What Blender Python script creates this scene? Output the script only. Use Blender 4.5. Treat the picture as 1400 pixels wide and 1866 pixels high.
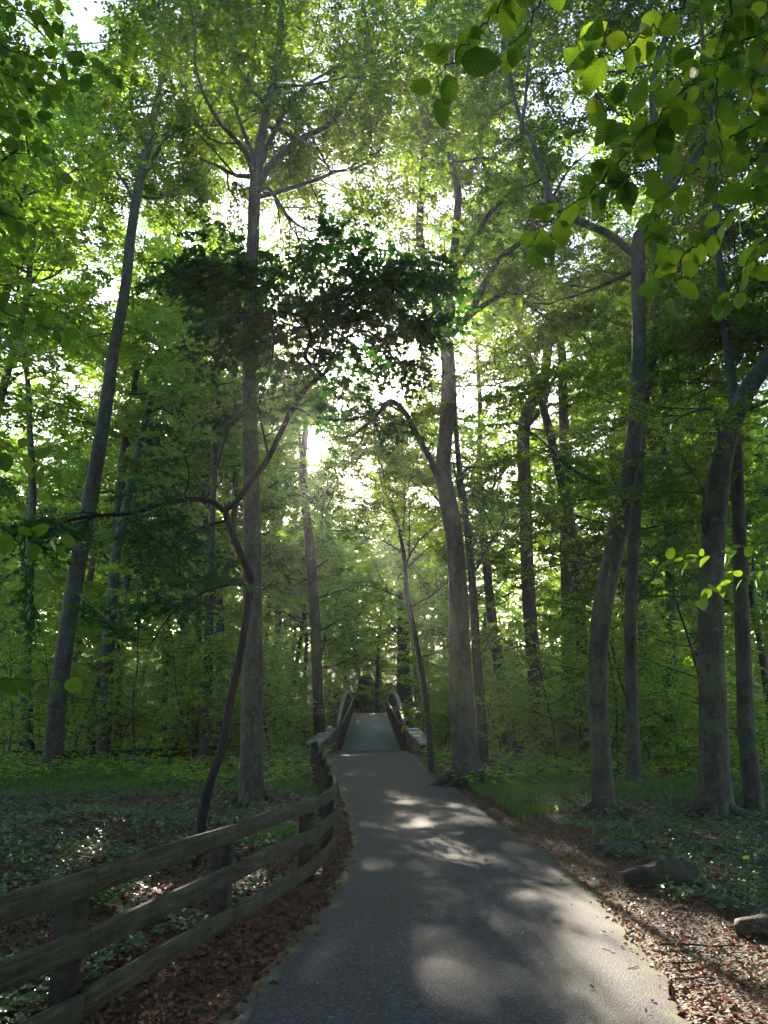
import bpy, math, random
import numpy as np
from mathutils import Vector

for o in list(bpy.data.objects):
    bpy.data.objects.remove(o)
scene = bpy.context.scene
COL = scene.collection
R = math.radians

# ------------------------------------------------------------------ camera
W0, H0, FPX = 1400.0, 1866.0, 1402.0
HOR = 1310.0
PITCH = math.atan((HOR - H0 / 2) / FPX)
CAMZ = 1.72
cam = bpy.data.cameras.new('camera')
cam.sensor_fit = 'VERTICAL'
cam.sensor_height = 36.0
cam.lens = 36.0 * FPX / H0
cam.clip_start = 0.05
cam.clip_end = 2000.0
camo = bpy.data.objects.new('camera', cam)
camo.location = (0, 0, CAMZ)
camo.rotation_euler = (math.pi / 2 + PITCH, 0, 0)
COL.objects.link(camo)
scene.camera = camo
SP, CP = math.sin(PITCH), math.cos(PITCH)


def ray(x, y):
    cx, cy = (x - W0 / 2) / FPX, (H0 / 2 - y) / FPX
    return np.array([cx, CP - cy * SP, SP + cy * CP])


def P(x, y, Y):
    d = ray(x, y)
    return np.array([0, 0, CAMZ]) + d * (Y / d[1])


# ------------------------------------------------------------------ light
d = ray(572, 812)
SUN = d / np.linalg.norm(d)
SUN_EL = math.asin(SUN[2])
SUN_AZ = math.atan2(SUN[0], SUN[1])
world = bpy.data.worlds.new('World')
scene.world = world
world.use_nodes = True
wn = world.node_tree
bg = wn.nodes['Background']
sky = wn.nodes.new('ShaderNodeTexSky')
sky.sky_type = 'NISHITA'
sky.sun_disc = False
sky.sun_elevation = SUN_EL
sky.sun_rotation = SUN_AZ
sky.air_density = 1.0
sky.dust_density = 0.9
sky.ozone_density = 1.0
wn.links.new(sky.outputs[0], bg.inputs[0])
bg.inputs[1].default_value = 0.15
sl = bpy.data.lights.new('sun', 'SUN')
sl.energy = 4.6
sl.angle = R(0.5)
sl.color = (1.0, 0.87, 0.68)
so = bpy.data.objects.new('sun', sl)
so.rotation_euler = Vector((-SUN[0], -SUN[1], -SUN[2])).to_track_quat('-Z', 'Y').to_euler()
so.location = (0, 0, 40)
COL.objects.link(so)
vs = scene.view_settings
vs.view_transform = 'Standard'
vs.look = 'None'
vs.exposure = 2.3
vs.gamma = 1.0
vs.use_curve_mapping = False
scene.render.engine = 'CYCLES'
cy = scene.cycles
cy.max_bounces = 6
cy.diffuse_bounces = 3
cy.glossy_bounces = 2
cy.transmission_bounces = 4
cy.transparent_max_bounces = 4
cy.volume_bounces = 0
cy.caustics_reflective = False
cy.caustics_refractive = False
cy.sample_clamp_indirect = 6.0
cy.use_denoising = True
cy.denoiser = 'OPENIMAGEDENOISE'
cy.denoising_input_passes = 'RGB_ALBEDO_NORMAL'
cy.use_adaptive_sampling = False
HAZE = 0.0006

# ------------------------------------------------------------------ helpers
rng = np.random.default_rng(7)


def nrm(v):
    v = np.asarray(v, float)
    return v / np.maximum(np.linalg.norm(v, axis=-1, keepdims=True), 1e-9)


def mesh_from(name, verts, faces, mat=None, smooth=False, attrs=None):
    """faces: (N,3) or (N,4) int array, or a list of such arrays"""
    if not (isinstance(faces, list) and np.ndim(faces[0]) == 2):
        faces = [faces]
    faces = [np.asarray(f, np.int32) for f in faces if len(f)]
    verts = np.asarray(verts, np.float32)
    me = bpy.data.meshes.new(name)
    me.vertices.add(len(verts))
    me.vertices.foreach_set('co', verts.ravel())
    nl = sum(f.size for f in faces)
    nf = sum(len(f) for f in faces)
    me.loops.add(nl)
    me.polygons.add(nf)
    li = np.concatenate([f.ravel() for f in faces])
    tot = np.concatenate([np.full(len(f), f.shape[1], np.int32) for f in faces])
    st = np.concatenate([[0], np.cumsum(tot)[:-1]]).astype(np.int32)
    me.loops.foreach_set('vertex_index', li)
    me.polygons.foreach_set('loop_start', st)
    me.polygons.foreach_set('loop_total', tot)
    if smooth:
        me.polygons.foreach_set('use_smooth', np.ones(nf, bool))
    if attrs:
        for k, (dom, val) in attrs.items():
            a = me.attributes.new(k, 'FLOAT', dom)
            a.data.foreach_set('value', np.asarray(val, np.float32))
    me.update(calc_edges=True)
    me.validate()
    if mat:
        me.materials.append(mat)
    return me


def add(name, data, parent=None, loc=(0, 0, 0), rot=None):
    o = bpy.data.objects.new(name, data)
    o.location = loc
    if rot is not None:
        o.rotation_euler = rot
    o.parent = parent
    COL.objects.link(o)
    return o


def tag(o, label=None, cat=None, group=None, kind=None):
    for k, v in (('label', label), ('category', cat), ('group', group), ('kind', kind)):
        if v:
            o[k] = v
    return o


def thing(name, label, cat, loc=(0, 0, 0), rz=0.0, group=None):
    return tag(add(name, None, None, loc, (0, 0, rz)), label, cat, group)


def catmull(pts, n):
    pts = np.asarray(pts, float)
    if len(pts) == 2:
        t = np.linspace(0, 1, n)[:, None]
        return pts[0] * (1 - t) + pts[1] * t
    ext = np.vstack([2 * pts[0] - pts[1], pts, 2 * pts[-1] - pts[-2]])
    seg = np.linalg.norm(np.diff(pts, axis=0), axis=1)
    cum = np.concatenate([[0], np.cumsum(seg)])
    u = np.linspace(0, cum[-1], n)
    out = []
    for ui in u:
        i = min(int(np.searchsorted(cum, ui, 'right')) - 1, len(pts) - 2)
        i = max(i, 0)
        t = (ui - cum[i]) / max(seg[i], 1e-9)
        p0, p1, p2, p3 = ext[i:i + 4]
        out.append(0.5 * (2 * p1 + (p2 - p0) * t + (2 * p0 - 5 * p1 + 4 * p2 - p3) * t * t
                          + (3 * p1 - p0 - 3 * p2 + p3) * t ** 3))
    return np.array(out)


def tube(pts, rad, sides=8, flare=0.0, lobes=0, seed=0, lump=0.0, cap=True):
    pts = np.asarray(pts, float)
    rad = np.asarray(rad, float)
    n = len(pts)
    tan = nrm(np.gradient(pts, axis=0))
    ref = np.array([1.0, 0.13, 0.05]) if abs(tan[0][0]) < 0.8 else np.array([0.1, 1.0, 0.05])
    a = nrm(np.cross(tan, ref))
    b = np.cross(tan, a)
    th = np.arange(sides) * 2 * np.pi / sides
    rr = np.repeat(rad[:, None], sides, 1)
    if flare:
        h = np.concatenate([[0], np.cumsum(np.linalg.norm(np.diff(pts, axis=0), axis=1))])[:, None]
        r0 = rad[0]
        lob = (0.5 + 0.5 * np.cos(lobes * th + seed))[None, :] * 0.7 + 0.3 * (0.5 + 0.5 * np.cos((lobes + 2) * th + seed * 2.1))[None, :]
        rr = rr * (1 + flare * (0.30 + 1.15 * lob) * np.exp(-h / (1.1 * r0)) + 0.10 * flare * np.exp(-h / (6 * r0)))
    if lump:
        g = np.random.default_rng(seed + 91)
        low = g.normal(size=(n, sides))
        low = (low + np.roll(low, 1, 1) + np.roll(low, -1, 1)) / 3
        low[1:-1] = (low[:-2] + 2 * low[1:-1] + low[2:]) / 4
        rr = rr * (1 + lump * low)
    v = pts[:, None, :] + rr[:, :, None] * (np.cos(th)[None, :, None] * a[:, None, :] + np.sin(th)[None, :, None] * b[:, None, :])
    v = v.reshape(-1, 3)
    i = np.arange(n - 1)[:, None] * sides
    j = np.arange(sides)[None, :]
    k = (j + 1) % sides
    f = np.stack([i + j, i + k, i + sides + k, i + sides + j], -1).reshape(-1, 4)
    if cap:
        v = np.vstack([v, pts[-1][None]])
        e = (n - 1) * sides
        jj = np.arange(sides)
        c = np.stack([e + jj, e + (jj + 1) % sides, np.full(sides, n * sides), np.full(sides, n * sides)], -1)
        return v, f, c[:, :3]
    return v, f, np.zeros((0, 3), int)


class Geo:
    def __init__(s):
        s.v, s.f4, s.f3, s.n = [], [], [], 0

    def put(s, v, f4=None, f3=None):
        v = np.asarray(v, float)
        s.v.append(v)
        if f4 is not None and len(f4):
            s.f4.append(np.asarray(f4) + s.n)
        if f3 is not None and len(f3):
            s.f3.append(np.asarray(f3) + s.n)
        s.n += len(v)

    def tube(s, *a, **k):
        s.put(*tube(*a, **k))

    def box(s, c, ax, ay, az):
        c, ax, ay, az = [np.asarray(q, float) for q in (c, ax, ay, az)]
        sg = np.array([[-1, -1, -1], [1, -1, -1], [1, 1, -1], [-1, 1, -1], [-1, -1, 1], [1, -1, 1], [1, 1, 1], [-1, 1, 1]], float)
        v = c + sg[:, :1] * ax + sg[:, 1:2] * ay + sg[:, 2:] * az
        s.put(v, [[0, 3, 2, 1], [4, 5, 6, 7], [0, 1, 5, 4], [1, 2, 6, 5], [2, 3, 7, 6], [3, 0, 4, 7]])

    def mesh(s, name, mat, smooth=False, off=None):
        v = np.vstack(s.v)
        if off is not None:
            v = v - np.asarray(off)
        fl = []
        if s.f4:
            fl.append(np.vstack(s.f4))
        if s.f3:
            fl.append(np.vstack(s.f3))
        return mesh_from(name, v, fl, mat, smooth)


# ------------------------------------------------------------------ materials
class NT:
    def __init__(s, name):
        s.m = bpy.data.materials.new(name)
        s.m.use_nodes = True
        s.t = s.m.node_tree
        s.t.nodes.clear()
        s.out = s.n('ShaderNodeOutputMaterial')

    def n(s, typ, **kw):
        nd = s.t.nodes.new(typ)
        for k, v in kw.items():
            setattr(nd, k, v)
        return nd

    def l(s, a, b):
        s.t.links.new(a, b)

    def set(s, nd, key, val):
        if hasattr(val, 'is_linked') or isinstance(val, bpy.types.NodeSocket):
            s.l(val, nd.inputs[key])
        else:
            nd.inputs[key].default_value = val

    def coord(s, what='Object'):
        return s.n('ShaderNodeTexCoord').outputs[what]

    def mapping(s, vec, scale=(1, 1, 1), loc=None):
        m = s.n('ShaderNodeMapping')
        s.l(vec, m.inputs[0])
        m.inputs['Scale'].default_value = scale
        if loc is not None:
            s.set(m, 'Location', loc)
        return m.outputs[0]

    def noise(s, vec, scale=5, detail=4, rough=0.55, dist=0.0):
        nd = s.n('ShaderNodeTexNoise')
        s.l(vec, nd.inputs['Vector'])
        nd.inputs['Scale'].default_value = scale
        nd.inputs['Detail'].default_value = detail
        nd.inputs['Roughness'].default_value = rough
        nd.inputs['Distortion'].default_value = dist
        return nd.outputs[0]

    def vor(s, vec, scale=5, feature='F1'):
        nd = s.n('ShaderNodeTexVoronoi', feature=feature)
        s.l(vec, nd.inputs['Vector'])
        nd.inputs['Scale'].default_value = scale
        return nd

    def ramp(s, fac, stops, interp='LINEAR'):
        nd = s.n('ShaderNodeValToRGB')
        cr = nd.color_ramp
        cr.interpolation = interp
        while len(cr.elements) < len(stops):
            cr.elements.new(0.5)
        for e, (p, c) in zip(cr.elements, stops):
            e.position = p
            e.color = (*c, 1) if len(c) == 3 else c
        s.l(fac, nd.inputs[0])
        return nd.outputs[0]

    def math(s, op, a, b=0.0, c=None):
        nd = s.n('ShaderNodeMath', operation=op)
        s.set(nd, 0, a)
        s.set(nd, 1, b)
        if c is not None:
            s.set(nd, 2, c)
        return nd.outputs[0]

    def mix(s, fac, a, b, blend='MIX'):
        nd = s.n('ShaderNodeMix', data_type='RGBA', blend_type=blend)
        s.set(nd, 0, fac)
        for k, v in ((6, a), (7, b)):
            if isinstance(v, (tuple, list)):
                v = (*v, 1) if len(v) == 3 else v
            s.set(nd, k, v)
        return nd.outputs[2]

    def bump(s, h, strength=0.5, dist=0.02):
        nd = s.n('ShaderNodeBump')
        nd.inputs['Strength'].default_value = strength
        nd.inputs['Distance'].default_value = dist
        s.l(h, nd.inputs['Height'])
        return nd.outputs[0]

    def principled(s, col, rough=0.6, normal=None, spec=0.5, metal=0.0):
        p = s.n('ShaderNodeBsdfPrincipled')
        if isinstance(col, tuple):
            col = (*col, 1)
        s.set(p, 'Base Color', col)
        s.set(p, 'Roughness', rough)
        s.set(p, 'Specular IOR Level', spec)
        s.set(p, 'Metallic', metal)
        if normal is not None:
            s.l(normal, p.inputs['Normal'])
        return p.outputs[0]

    def done(s, sh):
        s.l(sh, s.out.inputs[0])
        return s.m


def leaf_mat(name, stops, trans=0.5, tcol=(1.5, 1.35, 0.5), rough=0.45, spec=0.35, veins=False, attr=True):
    t = NT(name)
    if attr:
        a = t.n('ShaderNodeAttribute', attribute_name='tint').outputs['Fac']
        oi = t.n('ShaderNodeObjectInfo').outputs['Random']
        a = t.math('ADD', t.math('MULTIPLY', a, 0.85), t.math('MULTIPLY', oi, 0.15))
    else:
        a = t.n('ShaderNodeObjectInfo').outputs['Random']
    col = t.ramp(a, stops)
    nor = None
    if veins:
        co = t.coord('Object')
        sep = t.n('ShaderNodeSeparateXYZ')
        t.l(co, sep.inputs[0])
        ay = t.math('ABSOLUTE', sep.outputs[1])
        q = t.math('MULTIPLY', t.math('SUBTRACT', sep.outputs[0], t.math('MULTIPLY', ay, 0.75)), 55.0)
        w = t.math('SINE', q)
        ridge = t.math('POWER', t.math('MAXIMUM', w, 0.0), 6.0)
        mid = t.math('LESS_THAN', ay, 0.018)
        line = t.math('MAXIMUM', ridge, mid)
        fine = t.noise(co, 40, 3)
        col = t.mix(t.math('MULTIPLY', line, 0.42), col, t.mix(1.0, col, (0.45, 0.5, 0.35), 'MULTIPLY'))
        col = t.mix(t.math('MULTIPLY', t.math('GREATER_THAN', fine, 0.62), 0.25), col, t.mix(1.0, col, (0.8, 0.9, 0.6), 'MULTIPLY'))
        nor = t.bump(t.math('ADD', w, t.math('MULTIPLY', mid, -2.0)), 0.5, 0.02)
    p = t.principled(col, rough, nor, spec)
    tr = t.n('ShaderNodeBsdfTranslucent')
    t.l(t.mix(1.0, col, tcol, 'MULTIPLY'), tr.inputs[0])
    mx = t.n('ShaderNodeMixShader')
    mx.inputs[0].default_value = trans
    t.l(p, mx.inputs[1])
    t.l(tr.outputs[0], mx.inputs[2])
    return t.done(mx.outputs[0])


GREEN = [(0.0, (0.030, 0.062, 0.014)), (0.45, (0.053, 0.101, 0.019)), (0.8, (0.100, 0.158, 0.024)), (1.0, (0.20, 0.235, 0.03))]
M_LEAF = leaf_mat('beech_leaf', GREEN, 0.56, (2.15, 2.1, 0.5), 0.48, 0.22)
M_LEAF_LIT = leaf_mat('lit_look_leaf', [(0.0, (0.078, 0.165, 0.040)), (0.5, (0.145, 0.265, 0.050)), (1.0, (0.30, 0.39, 0.06))], 0.58, (2.2, 2.0, 0.6), 0.42, 0.35)  # paler base colour paints in the brightness of lit background foliage
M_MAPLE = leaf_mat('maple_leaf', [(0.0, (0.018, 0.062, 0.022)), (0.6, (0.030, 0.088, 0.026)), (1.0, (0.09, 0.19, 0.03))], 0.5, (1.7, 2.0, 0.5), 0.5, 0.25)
M_BIGLEAF = leaf_mat('near_leaf', [(0.0, (0.05, 0.11, 0.022)), (0.5, (0.075, 0.145, 0.022)), (1.0, (0.14, 0.20, 0.025))], 0.58, (2.0, 1.95, 0.6), 0.38, 0.4, veins=True, attr=False)
M_COVER = leaf_mat('ground_cover_leaf', [(0.0, (0.05, 0.10, 0.05)), (0.6, (0.085, 0.155, 0.075)), (1.0, (0.15, 0.21, 0.09))], 0.30, (1.3, 1.4, 0.6), 0.28, 0.6)
M_GRASS = leaf_mat('grass_blade', [(0.0, (0.05, 0.11, 0.025)), (0.6, (0.08, 0.17, 0.03)), (1.0, (0.14, 0.22, 0.04))], 0.45, (1.6, 1.6, 0.6), 0.45, 0.4)
M_LITTER = leaf_mat('dead_leaf', [(0.0, (0.045, 0.021, 0.012)), (0.35, (0.11, 0.046, 0.024)), (0.6, (0.21, 0.078, 0.036)), (0.8, (0.25, 0.115, 0.062)), (0.93, (0.33, 0.18, 0.11)), (0.97, (0.42, 0.11, 0.03)), (1.0, (0.45, 0.30, 0.06))], 0.15, (1.3, 1.0, 0.7), 0.5, 0.22)


def bark_mat(name, c1, c2, c3, furrow=False, moss=0.3):
    t = NT(name)
    co = t.coord('Object')
    big = t.noise(t.mapping(co, (2.2, 2.2, 0.9)), 1.6, 5, 0.6, 0.4)
    if furrow:
        fine = t.noise(t.mapping(co, (20, 20, 3.0)), 1.6, 5, 0.65, 0.8)
        col = t.ramp(fine, [(0.30, c1), (0.5, c2), (0.68, c3)])
        nor = t.bump(fine, 0.9, 0.05)
    else:
        ring = t.noise(t.mapping(co, (3, 3, 26)), 1.0, 4, 0.6, 0.5)
        spots = t.noise(co, 16, 5, 0.65)
        col = t.ramp(t.math('ADD', t.math('MULTIPLY', big, 0.6), t.math('MULTIPLY', spots, 0.4)), [(0.34, c1), (0.5, c2), (0.66, c3)])
        knot = t.vor(t.mapping(co, (1, 1, 0.6)), 3.1).outputs['Distance']
        col = t.mix(t.math('MULTIPLY', t.math('LESS_THAN', knot, 0.10), 0.7), col, (0.02, 0.018, 0.014))
        col = t.mix(t.math('MULTIPLY', t.math('GREATER_THAN', ring, 0.6), 0.28), col, t.mix(1.0, col, (0.5, 0.5, 0.5), 'MULTIPLY'))
        streak = t.noise(t.mapping(co, (9, 9, 0.7)), 1.5, 5, 0.65, 0.3)
        col = t.mix(t.ramp(streak, [(0.5, (0, 0, 0)), (0.62, (0.6, 0.6, 0.6))]), col, t.mix(1.0, col, (0.42, 0.42, 0.36), 'MULTIPLY'))
        lich = t.noise(co, 7, 6, 0.75)
        col = t.mix(t.ramp(lich, [(0.58, (0, 0, 0)), (0.66, (0.5, 0.5, 0.5))]), col, (0.17, 0.18, 0.14))
        nor = t.bump(t.math('ADD', t.math('ADD', ring, streak), t.math('MULTIPLY', spots, 0.9)), 0.6, 0.03)
    mz = t.noise(co, 2.3, 5, 0.6)
    col = t.mix(t.math('MULTIPLY', t.math('GREATER_THAN', mz, 0.54), moss), col, (0.06, 0.085, 0.03))
    return t.done(t.principled(col, 0.75, nor, 0.3))


M_BEECH = bark_mat('beech_bark', (0.012, 0.013, 0.009), (0.038, 0.040, 0.030), (0.092, 0.094, 0.074), moss=0.5)
M_ROOT = bark_mat('root_bark', (0.012, 0.012, 0.009), (0.035, 0.033, 0.024), (0.07, 0.066, 0.05), True, 0.4)
M_OAK = bark_mat('dark_furrowed_bark', (0.02, 0.017, 0.014), (0.055, 0.048, 0.040), (0.11, 0.098, 0.085), True, 0.2)
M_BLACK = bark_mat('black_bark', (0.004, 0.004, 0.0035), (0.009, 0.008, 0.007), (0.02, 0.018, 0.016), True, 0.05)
M_TWIG = NT('twig_bark')
M_TWIG = M_TWIG.done(M_TWIG.principled((0.035, 0.03, 0.025), 0.8, None, 0.3))


def ground_mat():
    t = NT('forest_soil')
    co = t.coord('Object')
    big = t.noise(co, 0.5, 5, 0.6)
    mid = t.noise(co, 9, 6, 0.7)
    ch = t.vor(co, 34)
    col = t.ramp(mid, [(0.3, (0.022, 0.013, 0.008)), (0.5, (0.055, 0.029, 0.017)), (0.7, (0.115, 0.052, 0.028))])
    col = t.mix(0.45, col, t.mix(1.0, ch.outputs['Color'], (0.17, 0.078, 0.042), 'MULTIPLY'))
    col = t.mix(t.math('MULTIPLY', t.ramp(big, [(0.52, (0, 0, 0)), (0.62, (1, 1, 1))]), 0.6), col, (0.035, 0.05, 0.018))
    h = t.math('ADD', mid, t.math('MULTIPLY', ch.outputs['Distance'], 0.7))
    return t.done(t.principled(col, 0.75, t.bump(h, 0.8, 0.04), 0.35))


def asphalt_mat():
    t = NT('asphalt')
    co = t.coord('Object')
    edge = t.n('ShaderNodeAttribute', attribute_name='edge').outputs['Fac']
    big = t.noise(co, 0.7, 5, 0.6)
    mid = t.noise(co, 5, 6, 0.65)
    sp = t.vor(co, 70)
    sp2 = t.vor(co, 48)
    col = t.ramp(sp.outputs['Distance'], [(0.15, (0.048, 0.061, 0.088)), (0.45, (0.022, 0.029, 0.043)), (0.75, (0.007, 0.009, 0.014))])
    g = t.ramp(sp2.outputs['Color'], [(0.25, (0.45, 0.45, 0.45)), (0.62, (1.1, 1.1, 1.1)), (0.85, (2.3, 2.25, 2.2))])
    col = t.mix(1.0, col, g, 'MULTIPLY')
    col = t.mix(1.0, col, t.ramp(t.math('ADD', t.math('MULTIPLY', big, 0.6), t.math('MULTIPLY', mid, 0.4)), [(0.35, (0.72, 0.72, 0.73)), (0.65, (1.25, 1.24, 1.22))]), 'MULTIPLY')
    # fine cracks
    cv = t.vor(t.mix(0.12, co, t.n('ShaderNodeTexNoise').outputs[1]), 0.55, 'DISTANCE_TO_EDGE').outputs['Distance']
    crack = t.math('MULTIPLY', t.math('LESS_THAN', cv, 0.004), t.math('GREATER_THAN', big, 0.5))
    col = t.mix(t.math('MULTIPLY', crack, 0.6), col, (0.015, 0.015, 0.015))
    # soil and moss creeping over the worn margin
    en = t.math('ADD', edge, t.math('MULTIPLY', t.math('SUBTRACT', t.noise(co, 7, 6, 0.7), 0.5), 0.45))
    soil = t.ramp(en, [(0.05, (1, 1, 1)), (0.17, (0, 0, 0))])
    sc = t.mix(t.ramp(t.noise(co, 3, 3), [(0.48, (0, 0, 0)), (0.56, (1, 1, 1))]), (0.055, 0.036, 0.024), (0.09, 0.10, 0.03))
    col = t.mix(soil, col, sc)
    sp3 = t.vor(co, 170)
    col = t.mix(0.55, col, t.mix(1.0, col, t.ramp(sp3.outputs['Color'], [(0.3, (0.35, 0.35, 0.35)), (0.8, (2.0, 2.0, 2.0))]), 'MULTIPLY'))
    h = t.math('ADD', t.math('MULTIPLY', sp.outputs['Distance'], -0.6), t.math('MULTIPLY', sp3.outputs['Distance'], -0.6))
    return t.done(t.principled(col, 0.66, t.bump(h, 0.45, 0.007), 0.4))


def wood_mat(name, a, b, c, moss=(0.05, 0.06, 0.02)):
    t = NT(name)
    oi = t.n('ShaderNodeObjectInfo')
    rnd = t.n('ShaderNodeCombineXYZ')
    t.l(t.math('MULTIPLY', oi.outputs['Random'], 37.0), rnd.inputs[0])
    t.l(t.math('MULTIPLY', oi.outputs['Random'], 11.0), rnd.inputs[2])
    co = t.mapping(t.coord('Object'), (1, 1, 1), rnd.outputs[0])
    gr = t.noise(t.mapping(co, (2.0, 26, 26)), 1.3, 6, 0.65, 0.7)
    bl = t.noise(co, 2.2, 5, 0.65)
    ve = t.noise(t.mapping(co, (14, 2, 2)), 1.0, 4, 0.6)
    col = t.ramp(gr, [(0.36, a), (0.5, b), (0.64, c)])
    col = t.mix(1.0, col, t.ramp(bl, [(0.3, (0.6, 0.6, 0.6)), (0.7, (1.3, 1.3, 1.3))]), 'MULTIPLY')
    col = t.mix(1.0, col, t.ramp(ve, [(0.35, (0.65, 0.65, 0.62)), (0.55, (1.1, 1.1, 1.1))]), 'MULTIPLY')
    col = t.mix(t.math('MULTIPLY', t.ramp(t.noise(co, 5, 5, 0.7), [(0.5, (0, 0, 0)), (0.65, (1, 1, 1))]), 0.55), col, moss)
    return t.done(t.principled(col, 0.75, t.bump(gr, 0.9, 0.015), 0.3))


def stone_mat(name, c1, c2, moss=0.4):
    t = NT(name)
    oi = t.n('ShaderNodeObjectInfo').outputs['Random']
    co = t.coord('Object')
    n1 = t.noise(co, 6, 7, 0.7)
    col = t.ramp(n1, [(0.3, c1), (0.7, c2)])
    k = t.n('ShaderNodeCombineColor')
    v = t.math('ADD', 0.65, t.math('MULTIPLY', oi, 0.7))
    for i in range(3):
        t.l(v, k.inputs[i])
    col = t.mix(1.0, col, k.outputs[0], 'MULTIPLY')
    col = t.mix(t.math('MULTIPLY', t.ramp(t.noise(co, 2.2, 5), [(0.5, (0, 0, 0)), (0.6, (1, 1, 1))]), moss), col, (0.06, 0.075, 0.02))
    return t.done(t.principled(col, 0.8, t.bump(n1, 0.8, 0.05), 0.35))


def plain(name, col, rough=0.6, metal=0.0, var=0.3, sc=8):
    t = NT(name)
    n = t.noise(t.coord('Object'), sc, 5, 0.65)
    c = t.mix(1.0, col, t.ramp(n, [(0.3, (1 - var,) * 3), (0.7, (1 + var,) * 3)]), 'MULTIPLY')
    return t.done(t.principled(c, rough, t.bump(n, 0.25, 0.01), 0.4, metal))


M_GROUND = ground_mat()
M_ASPHALT = asphalt_mat()
M_RAIL = wood_mat('weathered_board', (0.018, 0.015, 0.008), (0.040, 0.033, 0.018), (0.080, 0.066, 0.038))
M_POST = wood_mat('weathered_post', (0.008, 0.006, 0.004), (0.016, 0.012, 0.008), (0.03, 0.024, 0.016))
M_STONE = stone_mat('wall_stone', (0.09, 0.085, 0.08), (0.26, 0.25, 0.235), 0.25)
M_CAP = stone_mat('wall_cap_stone', (0.20, 0.20, 0.20), (0.36, 0.36, 0.36), 0.2)
M_ROCK = stone_mat('forest_rock', (0.016, 0.015, 0.014), (0.055, 0.052, 0.05), 0.35)
M_STEEL = plain('weathered_steel', (0.055, 0.045, 0.04), 0.6, 0.3)
M_STEELTOP = plain('galvanised_steel', (0.17, 0.165, 0.16), 0.5, 0.3)
M_DECK = plain('bridge_deck_concrete', (0.24, 0.245, 0.27), 0.55, 0, 0.2, 3)
M_YELLOW = plain('yellow_paint', (0.65, 0.42, 0.02), 0.5)
M_BLACKP = plain('black_paint', (0.02, 0.02, 0.02), 0.5)
M_LOG = wood_mat('rotten_log', (0.010, 0.008, 0.006), (0.04, 0.029, 0.021), (0.11, 0.085, 0.062), (0.10, 0.12, 0.015))

# ------------------------------------------------------------------ terrain
LE = [(400, 1866), (450, 1815), (500, 1750), (545, 1710), (592, 1650), (625, 1585), (640, 1530), (632, 1490), (622, 1455), (612, 1425), (605, 1400), (602, 1384), (607, 1374)]
RE = [(1260, 1866), (1200, 1775), (1130, 1687), (1060, 1613), (990, 1552), (920, 1503), (870, 1467), (820, 1432), (792, 1412), (772, 1394), (758, 1380), (744, 1373)]
BR0, BR1, BZ0, BZ1 = 34.0, 60.0, 0.42, 2.12


def sstep(a, b, x):
    t = np.clip((x - a) / (b - a), 0, 1)
    return t * t * (3 - 2 * t)


def base_z(y):
    return BZ0 * sstep(13, 33, y)


def G(x, y):
    d = ray(x, y)
    Y = 5.0
    for _ in range(60):
        t = (base_z(Y) - CAMZ) / d[2]
        Y = 0.5 * Y + 0.5 * d[1] * t
    return np.array([0, 0, CAMZ]) + d * (Y / d[1])


def edge_fn(pix):
    g = np.array([G(*p)[:2] for p in pix])
    g = g[np.argsort(g[:, 1])]
    return g


GL, GR = edge_fn(LE), edge_fn(RE)
# the path goes on behind the camera and up to the bridge
GL = np.vstack([[-2.2, -30], [-1.9, -8], [-1.55, 1.0], GL])
GR = np.vstack([[2.0, -30], [2.2, -8], [2.15, 2.0], GR])
CX0, CX1 = P(676, 1368, BR0)[0], P(674, 1300, BR1)[0]
HW = 1.27


def xl(y):
    return np.interp(y, GL[:, 1], GL[:, 0])


def xr(y):
    return np.interp(y, GR[:, 1], GR[:, 0])


def hash_noise(x, y, s, seed=0):
    x, y = np.asarray(x) * s, np.asarray(y) * s
    v = 0
    g = np.random.default_rng(seed)
    for k in range(6):
        a, b, c, dd = g.normal(size=4)
        v = v + np.sin(x * a * 1.3 + y * b * 1.3 + c * 3 + 0.6 * np.sin(y * dd - x * a))
    return v / 6


def gz(x, y):
    x, y = np.asarray(x, float), np.asarray(y, float)
    off = np.maximum(np.maximum(xl(y) - x, x - xr(y)), 0)
    away = np.clip(off / 2.0, 0, 1)
    z = base_z(y)
    # creek valley under the bridge
    w = sstep(BR0 - 0.5, BR0 + 5, y) * (1 - sstep(BR1 - 5, BR1 + 0.2, y))
    far = sstep(BR1 - 6, BR1 + 0.2, y)
    z = z + w * -1.9 + far * (BZ1 - BZ0)
    z = z + sstep(BR1 + 2, 110, y) * 9.0
    z = z + away * (0.10 * hash_noise(x, y, 0.55, 3) + 0.05 * hash_noise(x, y, 1.7, 5) + 0.02)
    # mound behind the fence, dug hollow beside it
    z = z + 0.28 * np.exp(-(((x + 4.6) / 1.3) ** 2 + ((y - 13.0) / 1.1) ** 2))
    z = z + 0.12 * away * sstep(2, 7, x) * (1 - sstep(20, 30, y))
    return z


def grid_axis(lo, hi, fine_lo, fine_hi, fs, cs):
    a = np.arange(fine_lo, fine_hi + 1e-6, fs)
    left, right, s = [], [], fs
    v = fine_lo
    while v > lo:
        s = min(s * 1.18, cs)
        v -= s
        left.append(v)
    v, s = fine_hi, fs
    while v < hi:
        s = min(s * 1.18, cs)
        v += s
        right.append(v)
    return np.concatenate([left[::-1], a, right])


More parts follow.
